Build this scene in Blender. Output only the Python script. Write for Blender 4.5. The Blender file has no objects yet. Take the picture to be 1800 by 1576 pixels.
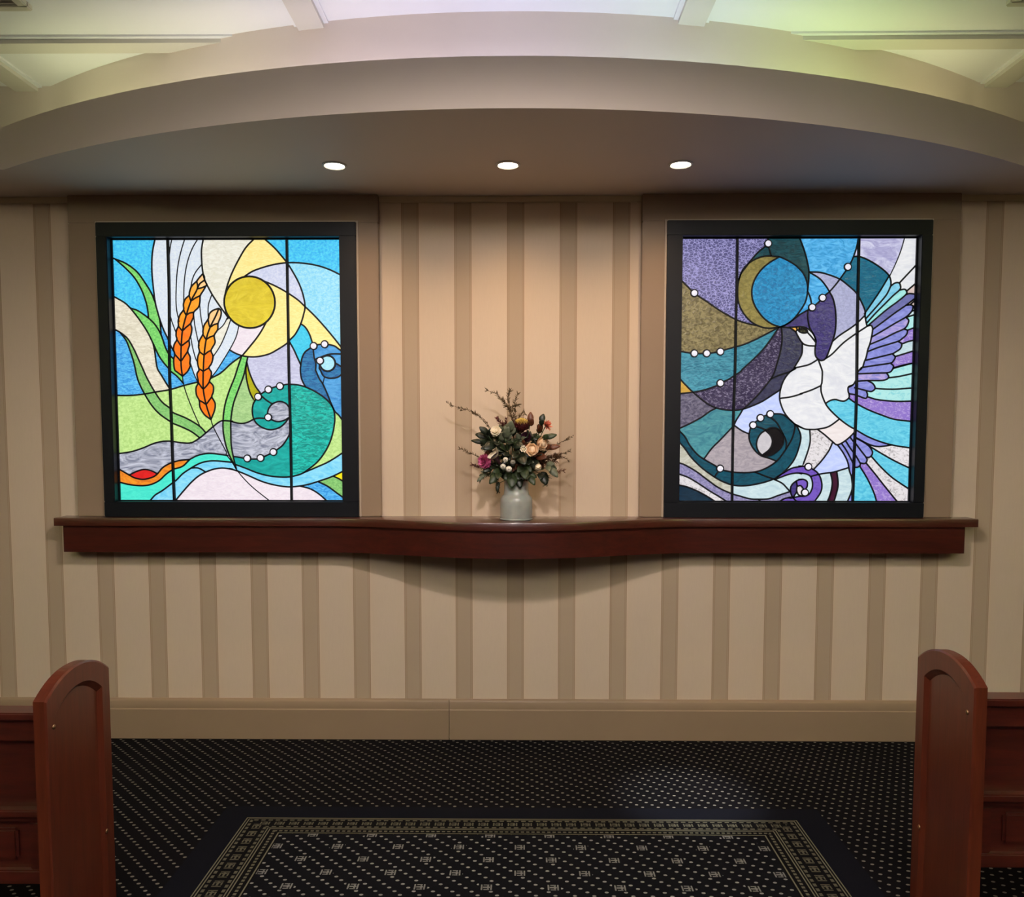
import bpy, bmesh, math, random
from mathutils import Vector, Matrix
from mathutils.geometry import delaunay_2d_cdt

random.seed(7)
scene = bpy.context.scene
COL = scene.collection
PI = math.pi

# ------------------------------------------------------------------ camera
# photograph taken as 1800 x 1576; focal length 1400 px, slightly tilted down, cropped
F, EYE = 1400.0, 1.5
PITCH, YAW, ROLL, YP = -0.0647184, 0.0102774, 0.000358, 858.195
_fw = Vector((-math.sin(YAW)*math.cos(PITCH), math.cos(YAW)*math.cos(PITCH), math.sin(PITCH)))
_rt = Vector((math.cos(YAW), math.sin(YAW), 0))
_up = _rt.cross(_fw)
_rt, _up = _rt*math.cos(ROLL)+_up*math.sin(ROLL), _up*math.cos(ROLL)-_rt*math.sin(ROLL)
cam = bpy.data.cameras.new('camera')
cam.sensor_fit = 'HORIZONTAL'; cam.sensor_width = 36; cam.lens = 36*F/1800
cam.shift_y = (YP-788)/1800; cam.clip_start = .05
cam_o = bpy.data.objects.new('camera', cam); COL.objects.link(cam_o)
cam_o.matrix_world = Matrix(((_rt.x, _up.x, -_fw.x, 0), (_rt.y, _up.y, -_fw.y, 0), (_rt.z, _up.z, -_fw.z, EYE), (0, 0, 0, 1)))
scene.camera = cam_o

def on_wall(px, py, Y):
    """point of the vertical plane at distance Y that the photo shows at (px, py)"""
    d = _fw + (px-900)/F*_rt - (py-YP)/F*_up
    t = Y/d.y
    return Vector((d.x*t, Y, EYE+d.z*t))

# ------------------------------------------------------------------ world, exposure, large lights
world = bpy.data.worlds.new('world'); scene.world = world; world.use_nodes = True
world.node_tree.nodes['Background'].inputs[0].default_value = (.9, .92, 1, 1)
world.node_tree.nodes['Background'].inputs[1].default_value = .02
vs = scene.view_settings
vs.view_transform = 'Standard'; vs.look = 'None'; vs.gamma = 1; vs.exposure = 0; vs.use_curve_mapping = False

SPOT_W, SPOT_COL = 21, (1, .63, .34)              # three recessed downlights over the shelf
COVE_E = 3.0                                        # hidden cove strips
FILL_W, FILL_GLOW = 74, 1.6                                         # added unseen uplights behind the camera, for fill light
FILL_LAMPS = [(-3.4, -.6, (.95, 1, .42)), (3.3, -.6, (.95, 1, .38)), (-1.4, -.8, (1, .86, .84)), (1.3, -.8, (1, .86, .84)), (0, -2.3, (1, .86, .84))]
AISLE_LAMPS = [(.0, 1.45, .62, 'above the aisle'), (-.85, 1.25, .2, 'left of the aisle'), (.8, 1.25, .2, 'right of the aisle')]
GLOBE_W, GLOBE_COL = 172, (1, .86, .80)            # small lamp over the aisle that throws the shelf's curved shadow
CARPET_SPOT_W = 520

# ------------------------------------------------------------------ helpers
def lin(c):
    return tuple(((v/255)/12.92 if v/255 <= .04045 else ((v/255+.055)/1.055)**2.4) for v in c[:3]) + (1,)

class NT:
    """small wrapper that writes node trees as expressions"""
    def __init__(self, name):
        self.m = bpy.data.materials.new(name); self.m.use_nodes = True
        self.t = self.m.node_tree; self.n = self.t.nodes; self.b = self.n['Principled BSDF']
    def node(self, typ, **kw):
        n = self.n.new(typ)
        for k, v in kw.items(): setattr(n, k, v)
        return n
    def put(self, sock, v):
        if isinstance(v, S): self.t.links.new(v.s, sock)
        elif isinstance(v, (tuple, list)) and len(v) == 3 and sock.type == 'RGBA': sock.default_value = (*v, 1)
        else: sock.default_value = v
    def math(self, op, *a):
        n = self.node('ShaderNodeMath', operation=op)
        for i, v in enumerate(a): self.put(n.inputs[i], v)
        return S(self, n.outputs[0])
    def coord(self):
        n = self.node('ShaderNodeTexCoord'); return S(self, n.outputs['Object'])
    def xyz(self, v=None):
        n = self.node('ShaderNodeSeparateXYZ'); self.put(n.inputs[0], v or self.coord())
        return [S(self, o) for o in n.outputs]
    def scaled(self, sc, rot=(0, 0, 0)):
        n = self.node('ShaderNodeMapping'); self.put(n.inputs[0], self.coord())
        n.inputs['Scale'].default_value = sc; n.inputs['Rotation'].default_value = rot
        return S(self, n.outputs[0])
    def noise(self, vec, scale, detail=3, rough=.5, dist=0):
        n = self.node('ShaderNodeTexNoise'); self.put(n.inputs['Vector'], vec)
        n.inputs['Scale'].default_value = scale; n.inputs['Detail'].default_value = detail
        n.inputs['Roughness'].default_value = rough; n.inputs['Distortion'].default_value = dist
        return S(self, n.outputs['Fac'])
    def voronoi(self, vec, scale, feature='F1'):
        n = self.node('ShaderNodeTexVoronoi', feature=feature); self.put(n.inputs['Vector'], vec)
        n.inputs['Scale'].default_value = scale
        return S(self, n.outputs['Distance'])
    def mix(self, f, a, b):
        n = self.node('ShaderNodeMix', data_type='RGBA'); self.put(n.inputs[0], f); self.put(n.inputs[6], a); self.put(n.inputs[7], b)
        return S(self, n.outputs[2])
    def ramp(self, f, lo, hi):
        n = self.node('ShaderNodeMapRange'); self.put(n.inputs[0], f)
        n.inputs[1].default_value = lo; n.inputs[2].default_value = hi
        return S(self, n.outputs[0])
    def bump(self, h, strength=.2, dist=.01):
        n = self.node('ShaderNodeBump'); self.put(n.inputs['Height'], h)
        n.inputs['Strength'].default_value = strength; n.inputs['Distance'].default_value = dist
        self.t.links.new(n.outputs[0], self.b.inputs['Normal'])
    def set(self, **kw):
        names = dict(color='Base Color', rough='Roughness', metal='Metallic', spec='Specular IOR Level', coat='Coat Weight',
                     coat_rough='Coat Roughness', emit='Emission Color', power='Emission Strength', sub='Subsurface Weight', trans='Transmission Weight', sheen='Sheen Weight')
        for k, v in kw.items(): self.put(self.b.inputs[names[k]], v)
        return self

class S:
    def __init__(self, nt, s): self.nt, self.s = nt, s
    def __add__(a, b): return a.nt.math('ADD', a, b)
    __radd__ = __add__
    def __sub__(a, b): return a.nt.math('SUBTRACT', a, b)
    def __rsub__(a, b): return a.nt.math('SUBTRACT', b, a)
    def __mul__(a, b): return a.nt.math('MULTIPLY', a, b)
    __rmul__ = __mul__
    def __truediv__(a, b): return a.nt.math('DIVIDE', a, b)
    def __lt__(a, b): return a.nt.math('LESS_THAN', a, b)
    def __gt__(a, b): return a.nt.math('GREATER_THAN', a, b)
    def floor(a): return a.nt.math('FLOOR', a)
    def frac(a): return a.nt.math('FRACT', a)
    def abs(a): return a.nt.math('ABSOLUTE', a)
    def min(a, b): return a.nt.math('MINIMUM', a, b)
    def max(a, b): return a.nt.math('MAXIMUM', a, b)
    def mod(a, b): return a.nt.math('FLOORED_MODULO', a, b)

def plain(name, rgb, rough=.6, **kw):
    n = NT(name); n.set(color=lin(rgb), rough=rough, **kw); return n.m

ORIG = {}
def obj(name, verts, faces, mat, parent=None, smooth=False):
    """verts in room coordinates; linked as ONE mesh object"""
    base = ORIG.get(parent, Vector((0, 0, 0))) if parent else Vector((0, 0, 0))
    me = bpy.data.meshes.new(name)
    me.from_pydata([tuple(Vector(v)-base) for v in verts], [], faces)
    me.materials.append(mat)
    if smooth: me.polygons.foreach_set('use_smooth', [True]*len(me.polygons))
    me.update()
    o = bpy.data.objects.new(name, me); COL.objects.link(o)
    if parent:
        o.parent = parent; ORIG[o] = base.copy()
    return o
def thing(name, loc, label=None, cat=None, group=None, kind=None):
    o = bpy.data.objects.new(name, None); COL.objects.link(o); o.location = loc; o.empty_display_size = .05
    ORIG[o] = Vector(loc); tag(o, label, cat, group, kind); return o
def tag(o, label=None, cat=None, group=None, kind=None):
    for k, v in (('label', label), ('category', cat), ('group', group), ('kind', kind)):
        if v: o[k] = v
    return o

class MB:
    """collects simple solids into one mesh"""
    def __init__(self): self.v, self.f = [], []
    def add(self, verts, faces):
        k = len(self.v); self.v += [Vector(p) for p in verts]; self.f += [tuple(i+k for i in q) for q in faces]; return self
    def box(self, x0, x1, y0, y1, z0, z1, bev=0):
        if not bev:
            v = [(x, y, z) for x in (x0, x1) for y in (y0, y1) for z in (z0, z1)]
            return self.add(v, [(0, 1, 3, 2), (4, 6, 7, 5), (0, 4, 5, 1), (2, 3, 7, 6), (0, 2, 6, 4), (1, 5, 7, 3)])
        bm = bmesh.new(); bmesh.ops.create_cube(bm, size=1)
        for p in bm.verts:
            p.co = Vector(((x0+x1)/2+p.co.x*(x1-x0), (y0+y1)/2+p.co.y*(y1-y0), (z0+z1)/2+p.co.z*(z1-z0)))
        bmesh.ops.bevel(bm, geom=bm.edges[:], offset=bev, segments=2, affect='EDGES')
        return self.bm(bm)
    def bm(self, bm):
        bm.verts.index_update(); self.add([p.co.copy() for p in bm.verts], [tuple(p.index for p in q.verts) for q in bm.faces]); bm.free(); return self
    def tube(self, pts, r, n=6, cap=True):
        pts = [Vector(p) for p in pts]; rs = r if isinstance(r, (list, tuple)) else [r]*len(pts)
        k = len(self.v); up = Vector((.13, .31, .94))
        for i, p in enumerate(pts):
            d = (pts[min(i+1, len(pts)-1)]-pts[max(i-1, 0)]).normalized()
            a = d.cross(up if abs(d.dot(up)) < .95 else Vector((1, 0, 0))).normalized(); b = d.cross(a)
            for j in range(n):
                t = 2*PI*j/n; self.v.append(p+(a*math.cos(t)+b*math.sin(t))*rs[i])
        for i in range(len(pts)-1):
            for j in range(n):
                self.f.append((k+i*n+j, k+i*n+(j+1) % n, k+(i+1)*n+(j+1) % n, k+(i+1)*n+j))
        if cap:
            self.f.append(tuple(k+j for j in range(n))[::-1]); self.f.append(tuple(k+(len(pts)-1)*n+j for j in range(n)))
        return self
    def lathe(self, prof, c, n=32, close=False):
        k = len(self.v)
        for (r, z) in prof:
            for j in range(n):
                t = 2*PI*j/n; self.v.append(Vector((c[0]+r*math.cos(t), c[1]+r*math.sin(t), c[2]+z)))
        m = len(prof)
        for i in range(m-1+(1 if close else 0)):
            for j in range(n):
                a, b = i, (i+1) % m
                self.f.append((k+a*n+j, k+a*n+(j+1) % n, k+b*n+(j+1) % n, k+b*n+j))
        return self
    def sphere(self, c, r, nu=10, nv=7, squash=(1, 1, 1)):
        k = len(self.v); c = Vector(c)
        for i in range(nv+1):
            ph = PI*i/nv
            for j in range(nu):
                t = 2*PI*j/nu
                self.v.append(c+Vector((math.sin(ph)*math.cos(t)*squash[0], math.sin(ph)*math.sin(t)*squash[1], math.cos(ph)*squash[2]))*r)
        for i in range(nv):
            for j in range(nu):
                self.f.append((k+i*nu+j, k+(i+1)*nu+j, k+(i+1)*nu+(j+1) % nu, k+i*nu+(j+1) % nu))
        return self
    def prism(self, outline, fn0, fn1):
        """extrude a closed outline: fn0/fn1 map each outline point to the two ends"""
        k = len(self.v); n = len(outline)
        self.v += [Vector(fn0(p)) for p in outline]+[Vector(fn1(p)) for p in outline]
        self.f.append(tuple(range(k, k+n))); self.f.append(tuple(range(k+2*n-1, k+n-1, -1)))
        for j in range(n): self.f.append((k+j, k+n+j, k+n+(j+1) % n, k+(j+1) % n))
        return self
    def build(self, name, mat, parent=None, smooth=False):
        o = obj(name, self.v, self.f, mat, parent, smooth)
        bm = bmesh.new(); bm.from_mesh(o.data); bmesh.ops.recalc_face_normals(bm, faces=bm.faces[:]); bm.to_mesh(o.data); bm.free()
        return o
def autosmooth(o, deg=35):
    o.data.polygons.foreach_set('use_smooth', [True]*len(o.data.polygons))
    o.data.set_sharp_from_angle(angle=math.radians(deg)); return o

# ------------------------------------------------------------------ materials of the room
def mat_wallpaper():
    n = NT('striped_wallpaper'); x, y, z = n.xyz()
    u = ((x+2.091)/.2533).frac()*.2533
    def band(a, b): return (u > a)*(u < b)
    stripe = band(0, .083)
    lines = (band(0, .0032)+band(.0082, .0102)+band(.0728, .0748)+band(.0798, .083)).min(1)
    tex = n.noise(n.scaled((1, 1, 1)), 260, 2)
    tex2 = n.noise(n.scaled((60, 1, 6)), 4, 2)
    c = n.mix(stripe, lin((214, 195, 173)), lin((181, 161, 138)))
    c = n.mix(lines*.75, c, lin((160, 130, 102)))
    c = n.mix(n.ramp(tex2, .35, .75)*.10, c, lin((190, 172, 146)))
    n.set(color=c, rough=.62, spec=.3); n.bump(tex+stripe*.3, .08, .002)
    return n.m
def mat_paint(name, rgb, rough=.55, grain=.05):
    n = NT(name); t = n.noise(n.coord(), 90, 3); t2 = n.noise(n.coord(), 1.6, 2)
    c = n.mix(n.ramp(t2, .3, .7)*.08, lin(rgb), lin(tuple(v*.88 for v in rgb)))
    n.set(color=c, rough=rough, spec=.3); n.bump(t, grain, .002); return n.m
def mat_wood(name, dark, light, rough=.3, axis=(1.2, 14, 14), coat=.4, coat_rough=.25):
    n = NT(name); v = n.scaled(axis)
    a = n.noise(v, 3, 5, .6, .8); b = n.noise(v, 14, 3, .6)
    f = n.ramp(a*.7+b*.3, .3, .72)
    n.set(color=n.mix(f, lin(dark), lin(light)), rough=rough, spec=.45, coat=coat, coat_rough=coat_rough); n.bump(b, .04, .002); return n.m
M = {}
M['wallpaper'] = mat_wallpaper()
M['wall'] = mat_paint('beige_wall_paint', (205, 188, 160))
M['low_bounce_wall'] = mat_wood('low_bounce_timber', (72, 50, 36), (104, 76, 54), .45, (14, 14, 1.1))  # unseen walls, given a dark timber tone to cut bounced light
M['trim'] = mat_paint('taupe_trim_paint', (150, 129, 108), .42)
M['base'] = mat_paint('taupe_skirting_paint', (150, 129, 105), .42)
M['bulk'] = mat_paint('warm_grey_bulkhead_paint', (226, 214, 204), .6)
M['soffit'] = M['bulk']
M['ceil'] = mat_paint('white_ceiling_paint', (224, 225, 228), .7)
M['rib'] = mat_paint('grey_ceiling_rib_paint', (200, 196, 188), .6)
M['wood_x'] = mat_wood('mahogany_shelf', (50, 17, 12), (80, 29, 20), .32, (1.2, 14, 14))
M['shelf_wood'] = mat_wood('polished_mahogany_shelf', (50, 17, 12), (80, 29, 20), .3, (1.2, 14, 14), 1, .16)
M['wood_z'] = mat_wood('mahogany_upright', (68, 26, 15), (94, 40, 22), .3, (14, 14, 1.1))
M['frame'] = plain('black_frame_paint', (11, 15, 24), .45, spec=.3)
M['bead'] = plain('pale_bead_moulding', (186, 170, 150), .4)
M['lead'] = plain('dark_lead_came', (17, 20, 34), .45, metal=.2)
M['brass'] = plain('dull_brass_screw', (150, 120, 88), .35, metal=.9)
M['white_metal'] = plain('white_enamelled_metal', (226, 224, 220), .4)
M['vent'] = plain('vent_grey_plastic', (190, 186, 170), .5)
M['dark'] = plain('dark_void', (30, 28, 26), .9)

def carpet(name, rug):
    n = NT(name); x, y, z = n.xyz()
    CELL = .0212
    i, j = (x/CELL).floor(), (y/CELL).floor()
    fx, fy = ((x/CELL).frac()-.5)/.32, ((y/CELL).frac()-.5)/.23
    dots = ((i+j+300).mod(3) < .5)*((fx*fx+fy*fy) < 1)
    fuzz = n.noise(n.coord(), 900, 2); blot = n.noise(n.coord(), 3, 3)
    ground = n.mix(n.ramp(blot, .3, .7), lin((12, 12, 15)), lin((18, 16, 19)))
    cream = lin((132, 128, 118))
    if not rug:
        c = n.mix(dots*.9, ground, cream)
    else:
        XL, XR, YF = -1.074, 1.083, 3.036
        dx = (x-XL).min(XR-x); dy = (YF-y)*1.34
        b = dx.min(dy); far = dy < dx
        t = far*x+(1-far)*y
        def band(lo, hi): return (b > lo)*(b < hi)
        def glyph(u, v, half):            # u, v in metres from the centre of a woven bracket motif
            au, av = u.abs(), v.abs()
            box = (au < half)*(av < half*.86)
            side = (au > half*.72)*(av < half*.86)
            top = (av > half*.58)*(au < half*.5)
            mid = (av < half*.2)*(au < half*.62)
            dot = ((u-half*.3).abs() < half*.16)*(av < half*.5)
            return box*((side+top+mid+dot).min(1))
        # border lines
        lines = (band(.000, .0042)+band(.0105, .0147)+band(.106, .1102)+band(.1165, .1207)+band(.157, .162)).min(1)
        P = .0565
        tu = (t/P).frac()-.5; th = ((t/(P/2)).frac()-.5)*(P/2)
        bm = glyph(tu*P, b-.0605, .0185)
        r1 = ((b-.0265).abs() < .0055)*(th.abs() < .0085)
        r2 = ((b-.0955).abs() < .0055)*(th.abs() < .0085)
        r3 = ((b-.139).abs() < .0055)*((((t/.020).frac()-.5).abs()) < .3)
        border = (lines+(bm*.62+(r1+r2)*.6+r3*.75)).min(1)
        # field motifs, staggered
        PX, PY = .2226, .0866
        row = ((y-YF)/PY).floor(); odd = row.mod(2)
        gu = ((x/PX+odd*.5).frac()-.5)*PX; gv = (((y-YF)/PY).frac()-.5)*PY
        near = (gu.abs() < .026)*(gv.abs() < .022)
        field = (glyph(gu, gv, .0185)*.75+dots*(1-near)).min(1)
        inside = b > .168
        pat = border*(1-inside)+field*inside
        pat = pat*(b > 0)
        navy = n.mix(b > 0, lin((19, 22, 32)), n.mix(inside, lin((10, 10, 9)), lin((17, 19, 24))))
        c = n.mix(pat*.92, n.mix(.5, navy, ground), n.mix(inside, lin((118, 115, 96)), lin((142, 142, 138))))
    n.set(color=n.mix(n.ramp(fuzz, .2, .8)*.25, c, lin((12, 12, 13))), rough=.95, spec=.06)
    n.bump(fuzz, .3, .003)
    return n.m
M['carpet'] = carpet('dotted_carpet', False)
M['rug'] = carpet('bordered_carpet_runner', True)

# ------------------------------------------------------------------ the room
D = 3.885                                   # distance to the striped wall
SOFFIT, FASCIA_TOP, CEIL = 2.645, 2.822, 3.10
CX, CY, R_LOW, R_UP = -.04, 7.002, 4.14, 3.89   # concentric arcs of the bulkhead in plan
XL, XR, YR = -4.7, 4.6, -4.2
def struct(o, label=None, cat=None): return tag(o, label, cat, None, 'structure')

struct(MB().box(XL, XR, YR, D+.1, -.1, 0).build('floor', M['carpet']), 'dark carpet woven with rows of small cream flecks', 'carpet')
struct(MB().box(XL, XR, D, D+.1, 0, CEIL).build('wall_back', M['wallpaper']), 'beige wall papered in broad vertical stripes', 'wall')
struct(MB().box(XL-.1, XL, YR, D, 0, CEIL).build('wall_left', M['low_bounce_wall']))
struct(MB().box(XR, XR+.1, YR, D, 0, CEIL).build('wall_right', M['low_bounce_wall']))
struct(MB().box(XL, XR, YR-.1, YR, 0, CEIL).build('wall_rear', M['low_bounce_wall']))
ceiling = struct(MB().box(XL, XR, YR, D+.1, CEIL, CEIL+.1).build('ceiling', M['ceil']), 'white coffered ceiling above the bulkhead', 'ceiling')

def arc_pts(R, yend, n=64):
    """plan outline: straight run, arc bulging towards the room, straight run"""
    dx = math.sqrt(R*R-(CY-yend)**2)
    pts = [(XL, yend)]
    for k in range(n+1):
        x = -dx+2*dx*k/n; pts.append((CX+x, CY-math.sqrt(R*R-x*x)))
    return pts+[(XR, yend)]
low = arc_pts(R_LOW, 3.484); upp = arc_pts(R_UP, 3.735)
def plan_slab(pts, z0, z1):
    m = MB(); n = len(pts)
    v = [(x, y, z) for z in (z0, z1) for (x, y) in pts]+[(x, D, z) for z in (z0, z1) for (x, y) in pts]
    f = []
    for k in range(n-1):
        f += [(k, k+1, n+k+1, n+k), (2*n+k+1, 2*n+k, 3*n+k, 3*n+k+1), (k+1, k, 2*n+k, 2*n+k+1), (n+k, n+k+1, 3*n+k+1, 3*n+k)]
    f += [(0, n, 3*n, 2*n), (2*n-1, n-1, 3*n-1, 4*n-1)]
    return m.add(v, f)
# soffit board: underside grey, front fascia a separate board, cove trough behind it, upper cove wall
bulk = thing('bulkhead', (CX, 3.2, SOFFIT), 'curved ceiling bulkhead bowing out over the shelf and windows', 'bulkhead', None, 'structure')
low = arc_pts(R_LOW-.03, 3.514)
autosmooth(plan_slab(low, SOFFIT, SOFFIT+.03).build('soffit', M['soffit'], bulk))
def ribbon(pts_a, pts_b, z0, z1, name, mat):
    n = len(pts_a)
    v = [(x, y, z0) for x, y in pts_a]+[(x, y, z1) for x, y in pts_a]+[(x, y, z0) for x, y in pts_b]+[(x, y, z1) for x, y in pts_b]
    f = []
    for k in range(n-1):
        f += [(k, k+1, n+k+1, n+k), (n+k, n+k+1, 3*n+k+1, 3*n+k), (2*n+k, 3*n+k, 3*n+k+1, 2*n+k+1), (k, 2*n+k, 2*n+k+1, k+1)]
    f += [(0, n, 3*n, 2*n), (n-1, 3*n-1, 4*n-1, 2*n-1)]
    return autosmooth(MB().add(v, f).build(name, mat, bulk))
ribbon(arc_pts(R_LOW, 3.484), arc_pts(R_LOW-.03, 3.514), SOFFIT, FASCIA_TOP, 'fascia', M['bulk'])
ribbon(arc_pts(R_UP, 3.735), arc_pts(R_UP-.05, 3.785), SOFFIT+.03, CEIL, 'cove_wall', M['bulk'])

# ceiling ribs (real beams on the ceiling)
def rib(x0, x1, y0, y1, drop=.024):
    MB().box(x0, x1, y0, y1, CEIL-drop, CEIL).build('ceiling_rib', M['rib'], ceiling)
    e = .018
    if x1-x0 < y1-y0:
        for a, b in ((x0-e, x0), (x1, x1+e)): MB().box(a, b, y0, y1, CEIL-.008, CEIL).build('rib_moulding', M['ceil'], ceiling)
    else:
        for a, b in ((y0-e, y0), (y1, y1+e)): MB().box(x0, x1, a, b, CEIL-.008, CEIL).build('rib_moulding', M['ceil'], ceiling)
def y_up(x): 
    q = R_UP*R_UP-(x-CX)**2
    return min(3.735, CY-math.sqrt(q)) if q > 0 else 3.735
for xc in (-2.262, -.812, .655, 2.15): rib(xc-.052, xc+.052, YR, y_up(xc)+.03)
for x0, x1 in ((XL, -2.315), (-2.205, -1.15), (1.07, 2.095), (2.205, XR)): rib(x0, x1, 3.29, 3.375)
for k, yc in enumerate((1.85, .35, -1.15, -2.65)):
    for x0, x1 in ((XL, -2.315), (-2.205, -.866), (-.758, .602), (.709, 2.095), (2.205, XR)): rib(x0, x1, yc-.045, yc+.045)

# skirting along the striped wall, two boards that meet at a joint
bb = thing('baseboard_back', (0, D, 0), 'tall taupe skirting board along the striped wall', 'skirting', None, 'structure')
for a, b in ((XL, -.352), (-.349, XR)):
    prof = [(0, 0), (.024, 0), (.024, .148), (.019, .153), (.019, .188), (.014, .196), (.006, .2), (0, .2)]
    autosmooth(MB().prism(prof, lambda p: (a, D-p[0], p[1]), lambda p: (b, D-p[0], p[1])).build('skirting_board', M['base'], bb))
struct(MB().box(-.675, .577, D-.012, D, 2.615, SOFFIT, .003).build('trim_1', M['wall']), 'slim cornice strip between the window surrounds', 'trim')
struct(MB().box(XL, -2.155, D-.012, D, 2.615, SOFFIT, .003).build('trim_2', M['wall']))
struct(MB().box(2.076, XR, D-.012, D, 2.615, SOFFIT, .003).build('trim_3', M['wall']))

# carpet runner in the aisle, laid on the floor carpet
rug = MB().box(-1.185, 1.195, YR+.3, 3.13, .0005, .004).build('aisle_runner', M['rug'])
tag(rug, 'black patterned carpet runner with cream key border down the aisle', 'rug')

# ------------------------------------------------------------------ lamps
def emit(name, rgb, power):
    n = NT(name); n.set(color=(.8, .8, .8, 1), emit=(*rgb, 1), power=power); return n.m
M['lens'] = emit('downlight_lens', (1, .86, .66), 14)
def spot(name, loc, parent, watts, col, angle, blend, radius, target=None):
    l = bpy.data.lights.new(name, 'SPOT'); l.energy = watts; l.color = col; l.spot_size = math.radians(angle); l.spot_blend = blend; l.shadow_soft_size = radius
    o = bpy.data.objects.new(name, l); COL.objects.link(o); o.location = Vector(loc)-ORIG[parent]; o.parent = parent
    if target: o.rotation_euler = (Vector(target)-Vector(loc)).to_track_quat('-Z', 'Y').to_euler()
    return o
where = ['left of the three recessed downlights, nearest the wheat window', 'middle of the three recessed downlights, above the flowers', 'right of the three recessed downlights, nearest the dove window']
for (x, y), w in zip(((-.786, 3.44), (-.053, 3.44), (.674, 3.44)), where):
    t = thing('downlight', (x, y, SOFFIT), w, 'downlight', 'recessed downlights over the shelf')
    autosmooth(MB().lathe([(.052, .0), (.052, -.004), (.044, -.006), (.040, -.002), (.040, 0)], (x, y, SOFFIT), 40, True).build('trim_ring', M['white_metal'], t))
    MB().lathe([(.0005, -.0035), (.02, -.0032), (.0405, -.002), (.0405, -.001), (.0005, -.001)], (x, y, SOFFIT), 40).build('lens', M['lens'], t)
    spot('downlight_beam', (x, y, SOFFIT-.012), t, SPOT_W, SPOT_COL, 140, 1.0, .035)

# cove strips: tube lamps hidden behind the fascia, tinted along the bow as the photo shows
cove = [(-.98, -.70, (.84, .95, .56), .95), (-.70, -.42, (.92, .95, .80), 1.0), (-.42, -.12, (.90, .89, 1.12), 1.05), (-.12, .16, (.80, .84, 1.18), 1.1), (.16, .44, (.70, .92, 1.04), 1.05), (.44, .72, (.68, 1.0, .42), 1.15), (.72, .98, (.92, .92, .52), .8)]
tint = ['olive', 'warm white', 'pinkish white', 'lavender white', 'pale cyan', 'lime green', 'yellow']
for (a, b, c, p), nm in zip(cove, tint):
    pts = []
    for k in range(9):
        x = 2.12*(a+.012+(b-a-.024)*k/8); Rr = R_LOW-.15
        pts.append((CX+x, CY-math.sqrt(Rr*Rr-x*x), SOFFIT+.075))
    t = thing('cove_lamp', (pts[4][0], pts[4][1], SOFFIT+.03), 'cove strip lamp glowing %s behind the curved fascia' % nm, 'lamp', 'cove lamps in the ceiling bulkhead')
    MB().tube(pts, .012, 8).build('tube', emit('cove_tube_'+nm.replace(' ', '_'), c, COVE_E*p*4), t)
    for k in (1, 7): MB().box(pts[k][0]-.012, pts[k][0]+.012, pts[k][1]-.012, pts[k][1]+.012, SOFFIT+.03, SOFFIT+.066).build('clip', M['white_metal'], t)

for k, (x, y, c) in enumerate(FILL_LAMPS):  # invented fill lamps out of view, washing the ceiling for ambient light
    t = thing('fill_uplight', (x, y, CEIL), 'added unseen fill uplight ' + ('hanging far left of the aisle', 'hanging far right of the aisle', 'behind the viewer, left of the aisle', 'behind the viewer, right of the aisle', 'at the rear of the aisle')[k], 'lamp', 'added fill uplights')
    MB().lathe([(.0005, 0), (.06, 0), (.06, -.02), (.012, -.03), (.0005, -.03)], (x, y, CEIL), 24).build('ceiling_cup', M['white_metal'], t)
    for a in range(3):
        ca, sa = math.cos(a*2*PI/3), math.sin(a*2*PI/3)
        MB().tube([(x+.04*ca, y+.04*sa, CEIL-.02), (x+.195*ca, y+.195*sa, CEIL-.55)], .004, 6).build('rod', M['white_metal'], t)
    MB().lathe([(.0005, -.66), (.08, -.65), (.15, -.61), (.20, -.54), (.205, -.54), (.155, -.62), (.08, -.66), (.0005, -.67)], (x, y, CEIL), 32).build('bowl', emit('fill_bowl_%d' % k, c, FILL_GLOW), t, True)
    l = bpy.data.lights.new('uplight', 'AREA'); l.shape = 'DISK'; l.size = .3; l.energy = FILL_W; l.color = c
    o = bpy.data.objects.new('uplight', l); COL.objects.link(o); o.location = (0, 0, -.56); o.rotation_euler = (PI, 0, 0); o.parent = t
for x, y, w, lab in AISLE_LAMPS:
    t = thing('shaded_lamp', (x, y, CEIL), 'small glowing bulb under a flat ceiling shade, ' + lab, 'lamp', 'shaded bulbs over the aisle')
    MB().lathe([(.0005, 0), (.05, 0), (.05, -.012), (.02, -.02), (.02, -.045), (.14, -.05), (.14, -.055), (.0005, -.06)], (x, y, CEIL), 24).build('shade', M['white_metal'], t)
    MB().sphere((x, y, CEIL-.10), .04, 16, 10).build('bulb', emit('bulb_glow', GLOBE_COL, 6), t, True)
    l = bpy.data.lights.new('bulb_light', 'SPOT'); l.energy = GLOBE_W*w; l.color = GLOBE_COL; l.shadow_soft_size = .07; l.spot_size = PI; l.spot_blend = .48
    o = bpy.data.objects.new('bulb_light', l); COL.objects.link(o); o.location = (0, 0, -.22); o.parent = t
# narrow ceiling spot that makes the bright patch on the carpet
t = thing('ceiling_spotlight', (.75, 2.2, CEIL), 'small ceiling spotlight aimed at the carpet', 'lamp')
MB().lathe([(.045, 0), (.045, -.05), (.038, -.06), (.034, -.05), (.034, 0)], (.75, 2.2, CEIL), 24, True).build('housing', M['white_metal'], t)
spot('carpet_beam', (.75, 2.2, CEIL-.065), t, CARPET_SPOT_W, (.92, .96, 1), 13, .9, .03, (.70, 3.22, 0))
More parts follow.
